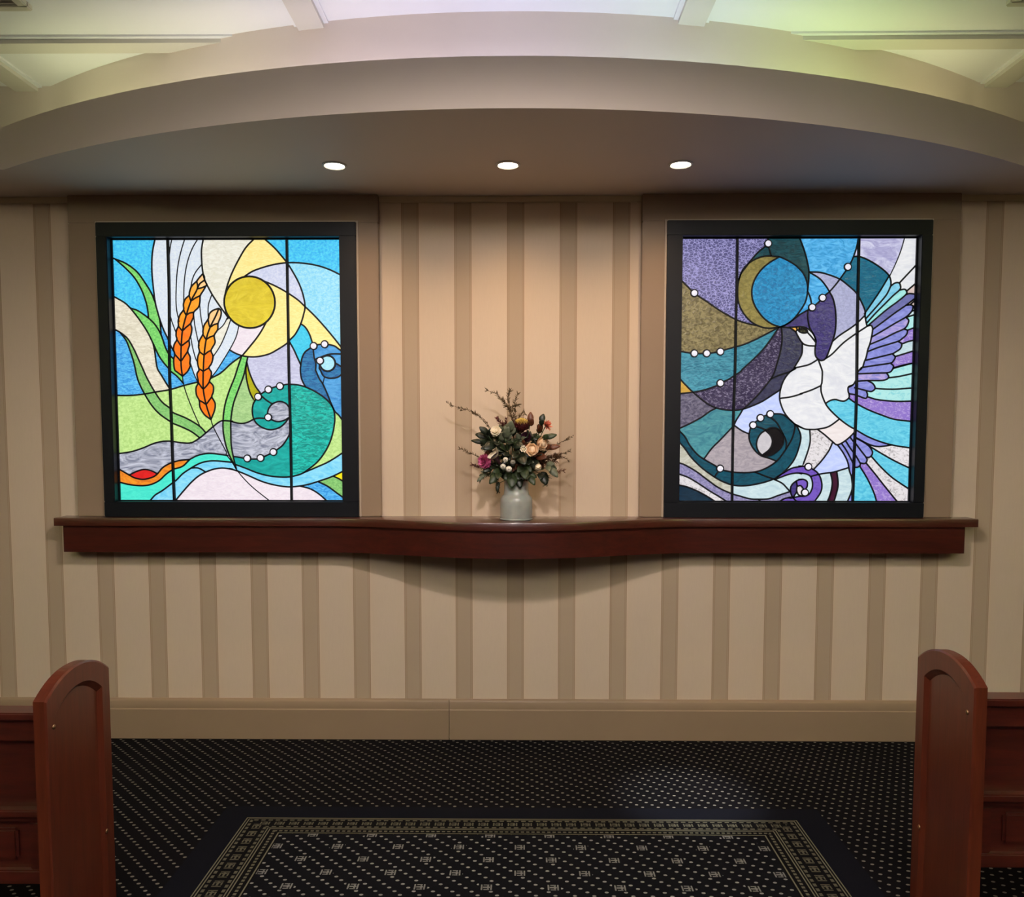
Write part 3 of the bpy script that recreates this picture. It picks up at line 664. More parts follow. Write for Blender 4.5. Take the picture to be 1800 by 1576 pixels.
DOVE = dict(
 bars=["E 762,45 755,600 745,1000 735,1576 G 690,500 680,900 672,1535", "F 785,45 775,600 765,1100 760,1576 H 722,500 705,900 683,1535"],
 gems=["E 265,690", "E 1117,118", "F 245,855", "F 365,745", "F 657,388", "E 565,1365", "E 408,1385", "E 265,1385", "G 543,210", "G 540,1155", "G 905,675", "G 987,595", "G 1095,552", "H 193,1135", "H 155,1420"],
 circles=[],
 lines="""E 105,530 180,605 232,658
E 300,715 430,800 560,890 700,970 760,1000 860,1035 975,1062
E 1260,1080 1120,1095 1000,1065 900,1000 820,900 775,790 765,680 775,560 820,430 900,340 1000,285 1100,262 1200,268 1280,282 1400,345 F 80,390 150,470 190,580 192,690 165,800 100,905 20,1000 E 1310,1060 1260,1080
E 1242,275 1130,340 1030,430 960,540 930,650 940,770 990,880 1070,980 1160,1045 1255,1080
E 1088,148 1000,220 920,310 860,390 805,465 778,545
E 1125,158 1152,262
E 1117,85 1117,40
F 100,45 140,150 175,260 200,370 210,450 205,560 193,670
F 193,665 225,740 240,815
F 200,890 195,960 215,1080 260,1160 290,1240 280,1330 285,1410 320,1455 360,1468 405,1440 440,1360 480,1250 510,1150 522,1020 515,880 490,760 450,680 400,600 330,520 215,448
F 208,447 330,450 430,475 560,525 650,590 750,680 800,760 850,870 862,935
E 1255,1082 1310,1060 F 0,1020 100,940 208,878
F 278,832 328,788
F 398,712 450,670 520,590 580,510 632,438
F 688,348 720,280 760,160 782,40
F 722,268 800,270 900,310 1000,370 1080,430 1135,490 1155,550 1155,608
F 846,932 862,912 960,770 1040,650 1137,488
F 1155,605 1110,700 1030,800 866,985
F 1150,612 1200,575 1245,570 1265,600 1260,648 1180,720 1080,820 980,920 876,1035
F 1255,655 1310,645 1335,665 1330,705 1230,790 1120,870 1000,970 885,1070
F 1328,708 1370,695 1440,702
F 1440,745 1330,830 1200,920 1080,1010 942,1112
F 1335,830 1385,825 1410,845 1395,900 1330,965 1200,1040 1050,1130 932,1197
F 1325,968 1360,1000 1350,1050 1310,1100 1200,1150 1060,1220 912,1282
F 1305,1103 1345,1120 1335,1170 1285,1215 1240,1245 1130,1280 1000,1320 884,1366
F 1238,1247 1280,1275 1265,1330 1200,1375 1170,1390 1050,1420 860,1466
F 1172,1390 1205,1425 1185,1470 1150,1497 1000,1520 828,1546
F 1150,1497 1185,1530 1172,1576 H 1135,40 1110,80 1060,95 950,98 740,106
H 1060,96 1085,135 1065,165 1000,180 850,180 722,190
H 852,182 910,215 935,265 905,297 870,300 790,280 700,258
H 690,228 640,250 635,290 648,325 700,335 760,355 830,378 850,340 838,298
F 856,925 862,985 880,1072
F 878,1072 925,1062 945,1100 935,1180 915,1270 890,1340 870,1430 850,1480 830,1540 800,1576 H 785,35 745,85 730,130 720,180 690,228 650,250
H 645,322 645,370 600,405 550,405 490,390 430,405 383,437
F 1258,568 1340,480 1445,368
F 1335,668 1445,575
F 1408,845 1445,828
F 1405,800 1445,765
F 1395,900 1445,880
F 1345,965 1445,935
F 1340,1120 1445,1085
F 1280,1278 1350,1250 1430,1230
F 1203,1422 1310,1390 1430,1352
F 1183,1552 1300,1520 1430,1494
H 1135,46 1210,25 1350,-12
H 1083,150 1200,135 1350,102
H 936,268 1050,275 1180,275 1350,262
H 845,358 950,390 1080,405 1200,412 1350,407
~F 1315,45 1270,200 1210,350 1148,480
F -10,1085 60,1080 140,1080 210,1110 265,1170 292,1245
F 60,1080 72,1105 58,1132 15,1105 -10,1085
F 55,1128 90,1200 140,1270 200,1295 284,1300
F 95,1108 140,1090 180,1112 192,1142 140,1150 95,1130 95,1108
F 190,1140 240,1195 286,1255
F 135,1270 130,1380 100,1450 40,1550 G 1380,45 1310,90 1250,170 1215,260 1200,350 1210,430 1250,530 1310,610 1380,670 1450,705 H 60,670 150,715 230,722 300,718 420,690 545,603
F 30,1555 130,1535 220,1510 312,1455
F 318,1457 340,1520 360,1576 H 350,100 345,200 335,240 340,320 385,435 440,510 540,605 640,680 715,722 850,800 1000,860 1150,900 1350,930
G 1205,378 1330,360 1450,325 H 100,330 230,285 338,235
F 478,1250 560,1180 680,1100 760,1040 858,945
F 402,1445 480,1390 600,1270 740,1165 882,1072
E 1270,1082 1280,1200 1265,1340 1215,1520 G 1130,120 1060,220 960,340 860,440 795,500
E 1245,1082 1150,1220 1050,1350 930,1470 820,1570 G 770,80 700,125 630,170 578,192
G 508,235 380,280 240,310 70,327
E 1240,1085 1080,1170 940,1240 800,1295 700,1320 603,1350
E 525,1372 448,1382
E 368,1386 305,1386
E 226,1382 85,1358
E 1255,1078 1340,1085 F -10,1085
G 1095,168 1200,120 1310,85 1360,50
G 75,140 160,230 230,300 330,385 430,455 540,495 690,510 800,495 900,460 1010,410 1120,340 1205,285
G 65,722 200,660 330,590 430,520 495,487
G 65,715 150,800 200,890 280,990 360,1050 502,1132
G 580,1175 690,1195 830,1200 960,1185 1070,1140 1170,1070 1250,970 1330,840 1365,730 1372,670
G 60,835 140,920 220,1030 330,1140 450,1230 560,1295 690,1340 830,1345 980,1320 1100,1285 1190,1240 1290,1150 1370,1040 1420,900 1435,800 1410,720 1375,668
G 520,1190 478,1248
G 795,495 770,540 720,620 690,680 640,735 540,840 450,930 365,1045
G 695,675 780,735 862,772
G 875,712 860,800 880,880 930,960 1000,1015 1080,1040 1170,1075
G 930,640 958,622
G 1022,575 1060,562
G 1135,548 1230,555 1310,610 1375,672
G 1105,592 1170,650 1220,740 1265,830 1275,890 1268,945
G 943,690 985,702 1040,725
G 1045,730 990,770 955,830 945,900 970,970 1020,1018
G 1045,730 1100,705 1170,710 1220,750 1245,810 1235,890 1180,960 1100,1010 1015,1018
G 1045,735 1100,790 1120,860 1090,940 1010,1005
G 928,1195 1030,1235 1150,1280 1230,1320 1280,1370 1315,1408
G 55,1083 150,1115 280,1190 400,1280 520,1365 660,1430 760,1460 870,1490 960,1495 1080,1490 1180,1455 1322,1408
G 55,1208 180,1250 300,1320 420,1400 520,1460 640,1535
G 55,1330 180,1360 300,1410 400,1465 510,1535
G 960,1493 1005,1535
G 1180,1535 1250,1490 1340,1470
G 1165,1250 1250,1200 1340,1150 1450,1130 H 80,1130 152,1130
G 1160,1272 1300,1220 1400,1205 1450,1215 H 90,1205 170,1215 220,1245 240,1310 235,1380 200,1440 150,1462 100,1463 20,1478
H 230,1155 290,1195 330,1260 345,1350 325,1430 255,1530
G 1400,1530 1340,1465 1320,1390 1340,1330 1400,1285 1450,1275 H 80,1278 140,1275 180,1300 182,1350 165,1382
H 70,1350 65,1400 85,1445 120,1462
H 70,1352 110,1345 140,1380
H 62,1420 20,1478 -20,1480
H 60,1285 72,1350
H 212,1245 330,1215 470,1195 560,1170 648,1143
H 210,722 215,850 190,960 130,1130
H 465,862 420,960 340,1070 262,1155
H 298,722 380,785 460,855 515,892 600,850 690,770 718,720
H 515,890 580,980 630,1080 650,1180 672,1240
H 562,876 620,960 690,1095
H 608,848 660,930 705,990 760,1080 770,1115 740,1140 690,1138
H 655,805 690,850 720,880 780,960 840,1040 840,1080 815,1100 768,1092
H 715,815 800,860 870,910 905,970 895,1010 870,1030 835,1030
H 720,810 850,880 950,910 1050,905 1125,892
H 885,915 1000,985 1150,1070 1335,1158
H 892,1020 1000,1140 1130,1260 1335,1398
H 832,1090 930,1210 1040,1350 1190,1535
H 765,1130 850,1270 920,1420 955,1535
H 672,1240 680,1380 622,1535
H 440,1203 460,1310 440,1430 400,1535
H 510,1190 525,1330 500,1450 472,1535
H 645,378 720,430 850,500 1000,560 1150,610 1350,634""",
 seeds="""crackle E 400,300 E 850,200 E 830,950 E 790,330
khaki E 300,950 E 900,1120
moon E 870,500 E 850,700
goldbit G 110,270
azure E 1250,650 F 60,600
dkgreen E 1300,180 E 1000,270 F 100,250
brightblue F 450,250 F 290,620 F 200,800
lilac F 350,490 F 620,750 F 830,920 F 500,560
lilachi F 950,200 F 760,230
tealdeep F 690,560 F 950,600 F 740,350
purple F 370,1000 F 120,1030 F 340,1300
slate G 1200,220 E 1400,1300 G 1000,380 G 1250,60
purplespeck E 1250,1200 E 1200,1350 G 900,150 G 500,400 G 800,350
cyanrip E 300,1500 E 900,1400 G 400,120 G 730,40
mauve G 250,500
sea G 400,700 G 740,540 G 300,850
mauvepale G 550,950 G 900,1050 G 750,900
peri G 1000,500 G 800,650
ring G 200,930 G 420,1160 G 620,1260 G 900,1260 G 1200,1150 G 1390,850 G 1290,700 G 1170,600 G 1050,650 G 900,820
black G 1180,830 F 145,1125
lens G 1040,870
pearl G 1200,1010 G 200,1060 G 500,1320 G 110,960
lavgrey G 450,1340 G 200,1180 G 800,1500 G 1200,1470
frost G 150,1290 G 400,1430
dkteal G 200,1440
mint G 900,1420 G 1260,1280 G 1100,1350
violet H 100,1170 H 290,1350 G 1330,1180 H 60,1500 H 110,1310 G 1390,1480
violetdk H 30,1400 G 1350,1400 H 15,1340
dove H 200,80 H 150,200 H 150,500 H 500,200 F 230,1400 F 180,1220 F 240,1160 F 600,1220 F 600,1400 F 830,1050 F 850,1250 F 600,1500 F 790,1400 H 500,350 F 100,1180
dovewarm H 500,760 H 60,500
frost H 330,900 H 1150,1000 H 1050,1230 H 200,1350 H 130,1240 G 1420,1400
lens H 90,1395
mint H 390,1350 H 150,900 H 600,1330 F 1300,1330 F 1380,920
dove F 1370,200 F 1330,250
pearl H 1280,1450
fcyan F 1030,700 F 1110,730 F 1000,800
fmint F 1170,800 F 1280,690 F 1220,610 F 1100,750
fgrey F 1360,740 F 1230,830
fpurple F 1100,960 F 1150,1060 F 1100,1250 F 1000,1370 F 1050,1470 H 900,60 H 800,230 H 670,280 H 790,330 F 960,1130
fpink F 1250,1000 F 1200,1110 F 1200,1200 F 1150,1320 F 1100,1440 H 950,140 F 1300,880
fgrey F 1370,860
fpurple H 800,800 H 800,900 H 700,920 H 640,900 H 600,1000 H 660,1040 H 740,1090 H 830,980 H 580,940
turqpale F 1340,560 H 1100,210 H 1100,340 F 1390,1020 H 900,340
pinkbeige F 1400,640 F 1430,760
turq H 1200,60 H 700,560 H 900,600 H 560,470 H 1150,1150 H 780,1350 H 1250,700 F 1350,1560
vspeck F 1350,1450 H 1050,480 F 1340,1180 H 900,1270 H 700,400
violetdk H 680,350
peri H 450,1050 H 350,1140
maroon H 480,1350
brightblue F 225,600
beak F 40,1100""")

def build_window(spec, name, label, gx, gz, fx, fz, tx, names):
    x0, x1, z0, z1 = gx[0], gx[1], gz[0], gz[1]
    root = thing(name, ((x0+x1)/2, D, fz[0]), label, 'window', None, 'structure')
    rows = spec['lines'].strip().splitlines()
    polys = [spline(parse(t.lstrip('~'))) for t in rows]
    thinq = [q for q, t in zip(polys, rows) if t[0] == '~']
    closed = []
    def circ(c, r, n=36): return [c+Vector((math.cos(2*PI*k/n), math.sin(2*PI*k/n)))*r for k in range(n+1)]
    for t, r in spec['circles']: closed.append(circ(parse(t)[0], r/6.567*.00277, 48))
    gr = 38/6.45*.00277
    gems = [parse(t)[0] for t in spec['gems']]
    gemr = [circ(c, gr, 18) for c in gems]
    bars = [parse(t) for t in spec['bars']]
    bars = [spline(b, 4) for b in bars]
    allp = polys+closed+gemr+bars
    # snap loose ends to the nearest neighbouring came
    def near(p, skip):
        best = (1, None)
        for q in allp:
            if q is skip: continue
            for a, b in zip(q, q[1:]):
                ab = b-a; L = ab.length_squared
                if L < 1e-12: continue
                t = max(0, min(1, (p-a).dot(ab)/L)); c = a+ab*t; d = (c-p).length
                if d < best[0]: best = (d, c)
        return best
    def seg_hit(a, b, c, d):
        r, s = b-a, d-c; den = r.cross(s)
        if abs(den) < 1e-14: return None
        t, u = (c-a).cross(s)/den, (c-a).cross(r)/den
        return t if 0 <= t <= 1 and -.001 <= u <= 1.001 else None
    def cast(p, d, skip, reach=.017):
        best = None
        for o in allp:
            if o is skip: continue
            for a, b in zip(o, o[1:]):
                if (a-p).length > .09: continue
                t = seg_hit(p, p+d*reach, a, b)
                if t is not None and (best is None or t < best): best = t
        return None if best is None else p+d*(reach*best+.0005)
    def crosses_tail(q, e):
        seq = q[:4] if e == 0 else q[-4:][::-1]; L = 0
        for a, b in zip(seq, seq[1:]):
            if L > .006: return False
            for o in allp:
                if o is q: continue
                for c, d in zip(o, o[1:]):
                    if (c-a).length < .09 and seg_hit(a, b, c, d) is not None: return True
            L += (b-a).length
        return False
    for q in polys:
        for e in (0, -1):
            p = q[e]
            if not (x0 < p.x < x1 and z0 < p.y < z1): continue
            gc = min(gems, key=lambda c: (c-p).length)
            if (gc-p).length < gr*1.7:
                q.insert(0, gc) if e == 0 else q.append(gc); continue
            if crosses_tail(q, e): continue
            h = cast(p, (q[e]-q[1 if e == 0 else -2]).normalized(), q)
            if h is not None:
                q.insert(0, h) if e == 0 else q.append(h); continue
            d, c = near(p, q)
            if c is not None and 1e-5 < d < .0085:
                ext = c+(c-p).normalized()*.0004
                q.insert(0, ext) if e == 0 else q.append(ext)
    # planar arrangement -> regions
    V2, E2 = [], []
    for q in allp+[[Vector((x0, z0)), Vector((x1, z0)), Vector((x1, z1)), Vector((x0, z1)), Vector((x0, z0))]]:
        k = len(V2); V2 += [Vector(p) for p in q]; E2 += [(k+i, k+i+1) for i in range(len(q)-1)]
    vv, ee, ff, _, oe, _ = delaunay_2d_cdt(V2, E2, [], 0, 2e-5)
    con = {tuple(sorted(e)) for e, o in zip(ee, oe) if o}
    edge_f = {}
    tris = []
    for t in ff:
        c = (vv[t[0]]+vv[t[1]]+vv[t[2]])/3
        if x0 < c.x < x1 and z0 < c.y < z1: tris.append(tuple(t))
    for i, t in enumerate(tris):
        for a, b in ((0, 1), (1, 2), (2, 0)): edge_f.setdefault(tuple(sorted((t[a], t[b]))), []).append(i)
    seen = [-1]*len(tris); regions = []
    for s in range(len(tris)):
        if seen[s] >= 0: continue
        rid = len(regions); stack = [s]; seen[s] = rid; mem = []
        while stack:
            i = stack.pop(); mem.append(i); t = tris[i]
            for a, b in ((0, 1), (1, 2), (2, 0)):
                e = tuple(sorted((t[a], t[b])))
                if e in con: continue
                for j in edge_f[e]:
                    if seen[j] < 0: seen[j] = rid; stack.append(j)
        regions.append(mem)
    def area(t): 
        a, b, c = (vv[i] for i in tris[t]); return abs((b-a).cross(c-a))/2
    seeds = []
    for ln in spec['seeds'].strip().splitlines():
        w = ln.split(); mat = w[0]; k = 1
        while k < len(w): seeds.append((mat, parse(w[k]+' '+w[k+1])[0])); k += 2
    def inside(p, t):
        a, b, c = (vv[i] for i in tris[t])
        s1, s2, s3 = (b-a).cross(p-a), (c-b).cross(p-b), (a-c).cross(p-c)
        return (s1 >= 0 and s2 >= 0 and s3 >= 0) or (s1 <= 0 and s2 <= 0 and s3 <= 0)
    npane = 0
    for mem in regions:
        ar = sum(area(t) for t in mem)
        if ar < 2.5e-5: continue
        cen = sum(((vv[tris[t][0]]+vv[tris[t][1]]+vv[tris[t][2]])/3*area(t) for t in mem), Vector((0, 0)))/ar
        if any((cen-c).length < gr*.5 and ar < 1.3*PI*gr*gr for c in gems): continue
        mat = next((m for m, p in seeds if any(inside(p, t) for t in mem)), None)
        if mat is None:
            mat = min(seeds, key=lambda s: min(((s[1]-(vv[tris[t][0]]+vv[tris[t][1]]+vv[tris[t][2]])/3).length for t in mem)))[0]
        ids = {}; vf = []
        for t in mem:
            for i in tris[t]:
                if i not in ids: ids[i] = len(ids); vf.append(vv[i])
        n = len(vf); verts = [(p.x, GLASS_Y, p.y) for p in vf]+[(p.x, GLASS_Y+.004, p.y) for p in vf]
        faces = []
        tset = set(mem)
        for t in mem:
            a, b, c = (ids[i] for i in tris[t])
            faces += [(a, b, c), (n+a, n+c, n+b)]
            for u, w in ((0, 1), (1, 2), (2, 0)):
                e = tuple(sorted((tris[t][u], tris[t][w])))
                if sum(1 for j in edge_f[e] if j in tset) == 1:
                    p, q = ids[tris[t][u]], ids[tris[t][w]]; faces.append((p, n+p, n+q, q))
        obj(names.get(mat, 'glass_pane'), verts, faces, G[mat], root); npane += 1
    # bevelled glass beads
    for c in gems:
        m = MB(); prof = [(gr*.98, 0), (gr*.92, .003), (gr*.7, .006), (gr*.35, .0078), (gr*.02, .008)]
        k = 18
        vs_ = [(c.x+r*math.cos(2*PI*j/k), GLASS_Y-h, c.y+r*math.sin(2*PI*j/k)) for r, h in prof for j in range(k)]
        fs = [(i*k+j, i*k+(j+1) % k, (i+1)*k+(j+1) % k, (i+1)*k+j) for i in range(len(prof)-1) for j in range(k)]+[tuple(range(4*k, 5*k))]
        m.add(vs_, fs).build('glass_bead', G['gem'], root, True)
    # lead cames
    def came(m, q, w, h):
        q = [p for i, p in enumerate(q) if i == 0 or (p-q[i-1]).length > 1e-5]
        q = [Vector((min(max(p.x, x0-.004), x1+.004), min(max(p.y, z0-.004), z1+.004))) for p in q]
        q = [p for i, p in enumerate(q) if i == 0 or (p-q[i-1]).length > 1e-5]
        if len(q) < 2: return
        k = len(m.v); loop = (q[0]-q[-1]).length < 1e-6
        for i, p in enumerate(q):
            a = q[i-1] if i else (q[-2] if loop else p); b = q[i+1] if i+1 < len(q) else (q[1] if loop else p)
            d = (b-a).normalized(); s = Vector((-d.y, d.x))
            for off, yy in ((-w, -.0002), (-w*.65, -h), (w*.65, -h), (w, -.0002)):
                m.v.append(Vector((p.x+s.x*off, GLASS_Y+yy, p.y+s.y*off)))
        for i in range(len(q)-1):
            for j in range(3): m.f.append((k+i*4+j, k+i*4+j+1, k+i*4+4+j+1, k+i*4+4+j))
        m.f.append((k, k+1, k+2, k+3)); e = k+(len(q)-1)*4; m.f.append((e+3, e+2, e+1, e))
    m = MB()
    for q in polys: came(m, q, .0027 if q in thinq else .0042, .0035)
    for q in closed: came(m, q, .0048, .0036)
    for q in gemr: came(m, q, .0040, .0044)
    m.build('lead_came', M['lead'], root)
    for b in bars:
        m = MB(); came(m, b, .0072, .010); m.build('support_bar', M['frame'], root)
    # black frame: four stiles proud of the surround, reveal back to the glass, grey bead
    fy0, fy1 = D-.062, D-.001
    (a0, a1), (b0, b1) = fx, fz
    for s in ((a0, a1, b1-(b1-z1)+.0, b1), (a0, a1, b0, z0), (a0, x0, z0, z1), (x1, a1, z0, z1)):
        MB().box(s[0], s[1], fy0, fy1, s[2], s[3], .003).build('frame_rail', M['frame'], root)
    w = .006
    for s in ((x0, x1, z1-w, z1), (x0, x1, z0, z0+w), (x0, x0+w, z0+w, z1-w), (x1-w, x1, z0+w, z1-w)):
        MB().box(s[0], s[1], GLASS_Y-.009, GLASS_Y+.003, s[2], s[3], .001).build('glazing_bead', M['frame'], root)
    # taupe surround boards and the thin light bead around the black frame
    t0, t1 = tx
    for s in ((t0, a0, b0, b1), (a1, t1, b0, b1), (t0, t1, b1, SOFFIT)):
        MB().box(s[0], s[1], D-.040, D, s[2], s[3], .003).build('surround_board', M['trim'], root)
    e = .009
    for s in ((a0-e, a0, b0, b1+e), (a1, a1+e, b0, b1+e), (a0, a1, b1, b1+e)):
        MB().box(s[0], s[1], D-.047, D-.039, s[2], s[3], .002).build('bead_moulding', M['bead'], root)
    return npane
kern = {k: 'wheat_kernel' for k in ('peach', 'amber', 'orange1', 'orange2')}
n1 = build_window(WHEAT, 'window_1', 'stained glass window with wheat ears, yellow sun and teal wave', (-1.962, -.858), (1.186, 2.446), (-2.015, -.779), (1.113, 2.513), (-2.156, -.676), dict(kern, gold='sun_disc'))
n2 = build_window(DOVE, 'window_2', 'stained glass window with white dove rising below a crescent moon', (.765, 1.885), (1.185, 2.446), (.692, 1.936), (1.113, 2.516), (.577, 2.076),
                  dict(fpurple='wing_feather', fpink='wing_feather', fgrey='wing_feather', fcyan='wing_feather', fmint='wing_feather', moon='crescent_moon', azure='moon_disc'))
print('panes', n1, n2)

# ------------------------------------------------------------------ bowed shelf
SH_C, SH_W = -.036, .84
def shelf_front(x, off=0):
    t = (x-SH_C)/SH_W
    return 3.772+off-(.196*max(0, math.cos(PI/2*t))**1.5 if abs(t) < 1 else 0)
def bowed(x0, x1, z0, z1, off, name, parent, bev=0, mat='shelf_wood'):
    n = 96; xs = [x0+(x1-x0)*k/n for k in range(n+1)]
    ring = [(x, D-.0005) for x in reversed(xs)]
    front = [(x, shelf_front(x, off)) for x in xs]
    b = bev
    prof = [(0, z0), (0, z1-b), (b*.3, z1-b*.3), (b, z1)] if b else [(0, z0), (0, z1)]
    v, f = [], []
    m = len(prof)
    for d, z in prof: v += [(x, y+d, z) for x, y in front]
    L = n+1
    for i in range(m-1):
        for k in range(n): f.append((i*L+k, i*L+k+1, (i+1)*L+k+1, (i+1)*L+k))
    o = len(v); v += [(x, D-.0005, z0) for x in xs]+[(x, D-.0005, z1) for x in xs]
    for k in range(n):
        f.append(((m-1)*L+k, (m-1)*L+k+1, o+L+k+1, o+L+k)); f.append((k+1, k, o+k, o+k+1)); f.append((o+k+1, o+k, o+L+k, o+L+k+1))
    f.append(tuple([i*L for i in range(m)]+[o+L, o])); f.append(tuple([i*L+n for i in range(m)][::-1]+[o+n, o+L+n]))
    ob = MB().add(v, f).build(name, M[mat], parent); return autosmooth(ob, 40)
SHZ = 1.112
shelf = thing('wall_shelf', (SH_C, D, .946), 'long dark mahogany wall shelf bowed outward under the flowers', 'shelf')
bowed(-2.233, 2.168, 1.074, SHZ, 0, 'shelf_top', shelf, .005)
bowed(-2.198, 2.115, .946, 1.074, .016, 'apron', shelf, 0, 'wood_x')

# ------------------------------------------------------------------ pews
def pew(side, xa, y0, y1, zc, zp, label):
    """side +1: aisle lies towards +x (left pew). xa: aisle face; y0/y1: near and far edge of the end panel"""
    root = thing('pew', (xa-side*.3, (y0+y1)/2, 0), label, 'pew', 'pews either side of the aisle')
    X = lambda d: xa-side*d                      # d: depth away from the aisle
    def arch(a, b, z_c, z_p, n=18, lean=.58):
        return [(a+(b-a)*k/n, z_c+(z_p-z_c)*(1-abs(2*k/n-1)**2.2)) for k in range(n+1)]
    def end(x_out, x_mid, x_in, nm):
        top = arch(y0, y1, zc, zp)
        e = thing_part = None
        outl = [(y0, 0)]+top+[(y1, 0)]
        p = MB().prism(outl, lambda q: (x_mid, q[0], q[1]), lambda q: (x_in, q[0], q[1])).build('end_panel', M['wood_z'], root)
        # raised frame with the arched recess
        itop = arch(y0+.042, y1-.045, zc-.048, zp-.056)
        inn = [(y0+.042, .055)]+itop+[(y1-.045, .055)]
        n = len(outl); v = []; f = []
        be = .004
        def ring(pts, x, sh): 
            cy, cz = (y0+y1)/2, .45
            return [(x, q[0]+(sh if q[0] < cy else -sh)*(1 if abs(q[0]-cy) > .02 else 0), q[1]-(sh if q[1] > .3 else 0)) for q in pts]
        v += ring(outl, x_mid, 0)+ring(outl, x_out+(x_mid-x_out)*.35, 0)+ring(outl, x_out, be)+ring(inn, x_out, 0)+ring(inn, x_out+(x_mid-x_out)*.3, .004)+ring(inn, x_mid, .012)
        for s in range(5):
            for k in range(n-1): f.append((s*n+k, s*n+k+1, (s+1)*n+k+1, (s+1)*n+k))
        f.append((2*n, 3*n-1, 4*n-1, 3*n)); f.append((3*n, 4*n-1, 5*n-1, 4*n)); f.append((4*n, 5*n-1, 6*n-1, 5*n)); f.append((0, n, 2*n-1, n-1)); f.append((n, 2*n, 3*n-1, 2*n-1))
        autosmooth(MB().add(v, f).build('end_frame', M['wood_z'], p), 30)
        for (yy, zz) in ((y0+.032, zc-.078), (y1-.05+.003, .31)):
            m = MB(); k = 12; sgn = side
            prof = [(.0065, 0), (.0065, .0015), (.005, .003), (.001, .0034)]
            xo = x_out if zz < .4 or True else x_mid
            vs_ = [(xo+sgn*h, yy+r*math.cos(2*PI*j/k), zz+r*math.sin(2*PI*j/k)) for r, h in prof for j in range(k)]
            fs = [(i*k+j, i*k+(j+1) % k, (i+1)*k+(j+1) % k, (i+1)*k+j) for i in range(3) for j in range(k)]+[tuple(range(3*k, 4*k))]
            m.add(vs_, fs).build('screw', M['brass'], p, True)
    end(X(0), X(.012), X(.034), 'near')
    end(X(2.3+.034), X(2.3+.022), X(2.3), 'far')
    def bx(d0, d1, a, b, z0, z1, nm, par=root, bev=.004, mat='wood_x'):
        return MB().box(min(X(d0), X(d1)), max(X(d0), X(d1)), a, b, z0, z1, bev).build(nm, M[mat], par)
    yb = y0+.06; dz = zc-.80
    bk = bx(.034, 2.3, yb+.012, yb+.026, .29+dz, .73+dz, 'backrest')
    bx(.034, 2.3, yb-.022, yb+.044, .734+dz, .756+dz, 'top_cap', bk)
    bx(.034, 2.3, yb-.008, yb+.03, .672+dz, .734+dz, 'top_rail', bk)
    bx(.034, 2.3, yb-.016, yb+.03, .462+dz, .484+dz, 'middle_rail', bk)
    bx(.034, 2.3, yb-.004, yb+.03, .445+dz, .462+dz, 'rail_moulding', bk)
    bx(.034, 2.3, yb-.006, yb+.03, .270+dz, .310+dz, 'bottom_rail', bk)
    for d in (.034, .80, 1.55, 2.24): bx(d, d+.06, yb-.004, yb+.03, .31+dz, .445+dz, 'stile', bk)
    for d in (.13, .885, 1.635): 
        bx(d, d+.60, yb+.002, yb+.014, .335+dz, .425+dz, 'raised_panel', bk, .008)
    bx(.034, 2.3, yb+.03, y1+.06, .405, .435, 'seat')
    return root
pew(1, -1.25, 2.045, 2.372, .802, .858, 'dark wooden pew with arched end panel, on the wheat window side')
pew(-1, 1.222, 2.112, 2.424, .828, .882, 'dark wooden pew with arched end panel, on the dove window side')

# ------------------------------------------------------------------ vase of flowers
def mat_veg(name, a, b, rough=.5, scale=60, **kw):
    n = NT(name); t = n.noise(n.coord(), scale, 3)
    n.set(color=n.mix(n.ramp(t, .3, .7), lin(a), lin(b)), rough=rough, **kw); return n.m
V = dict(
    vase=mat_veg('milky_grey_glass', (178, 180, 172), (154, 157, 150), .12, 12, spec=.6, sub=.15),
    stem=mat_veg('green_stem', (62, 84, 46), (44, 62, 34)), twig=mat_veg('brown_twig', (104, 78, 48), (70, 52, 34), .7),
    leaf_dk=mat_veg('dark_green_leaf', (32, 42, 26), (19, 27, 17), .4), leaf=mat_veg('green_leaf', (58, 72, 42), (38, 50, 30), .45),
    euc=mat_veg('grey_green_leaf', (104, 110, 88), (74, 82, 64), .5), bronze=mat_veg('bronze_leaf', (112, 60, 30), (66, 32, 20), .45),
    white=mat_veg('ivory_petal', (244, 236, 216), (226, 214, 186), .6), cream=mat_veg('peach_cream_petal', (246, 222, 190), (236, 202, 164), .6),
    pink=mat_veg('magenta_petal', (220, 112, 160), (168, 56, 110), .6), wine=mat_veg('dark_wine_petal', (96, 26, 30), (58, 14, 22), .5),
    plum=mat_veg('plum_petal', (58, 22, 40), (34, 12, 26), .4), yellow=mat_veg('yellow_floret', (222, 196, 104), (196, 164, 66), .6),
    coral=mat_veg('coral_petal', (226, 134, 104), (206, 104, 84), .55), berry=mat_veg('white_berry', (236, 232, 220), (214, 214, 196), .5),
    berrygrey=mat_veg('grey_berry', (156, 150, 140), (126, 124, 112), .5), needle=mat_veg('olive_needle', (98, 80, 48), (68, 54, 34), .6),
    fern=mat_veg('brown_fern', (96, 64, 34), (60, 40, 26), .6))
VX, VY = -.018, 3.728
vase = thing('flower_vase', (VX, VY, SHZ), 'milky grey glass vase standing mid-shelf', 'vase')
autosmooth(MB().lathe([(.0005, 0), (.070, 0), (.074, .004), (.0755, .02), (.0755, .085), (.074, .10), (.066, .112), (.060, .118), (.057, .14), (.057, .19), (.060, .20), (.056, .20), (.053, .19), (.053, .14), (.056, .118), (.070, .10), (.071, .01), (.0005, .008)], (VX, VY, SHZ), 48).build('body', V['vase'], vase), 40)
autosmooth(MB().lathe([(.0765, .002), (.0785, .006), (.0765, .010)], (VX, VY, SHZ), 48, True).build('base_rim', V['vase'], vase), 60)

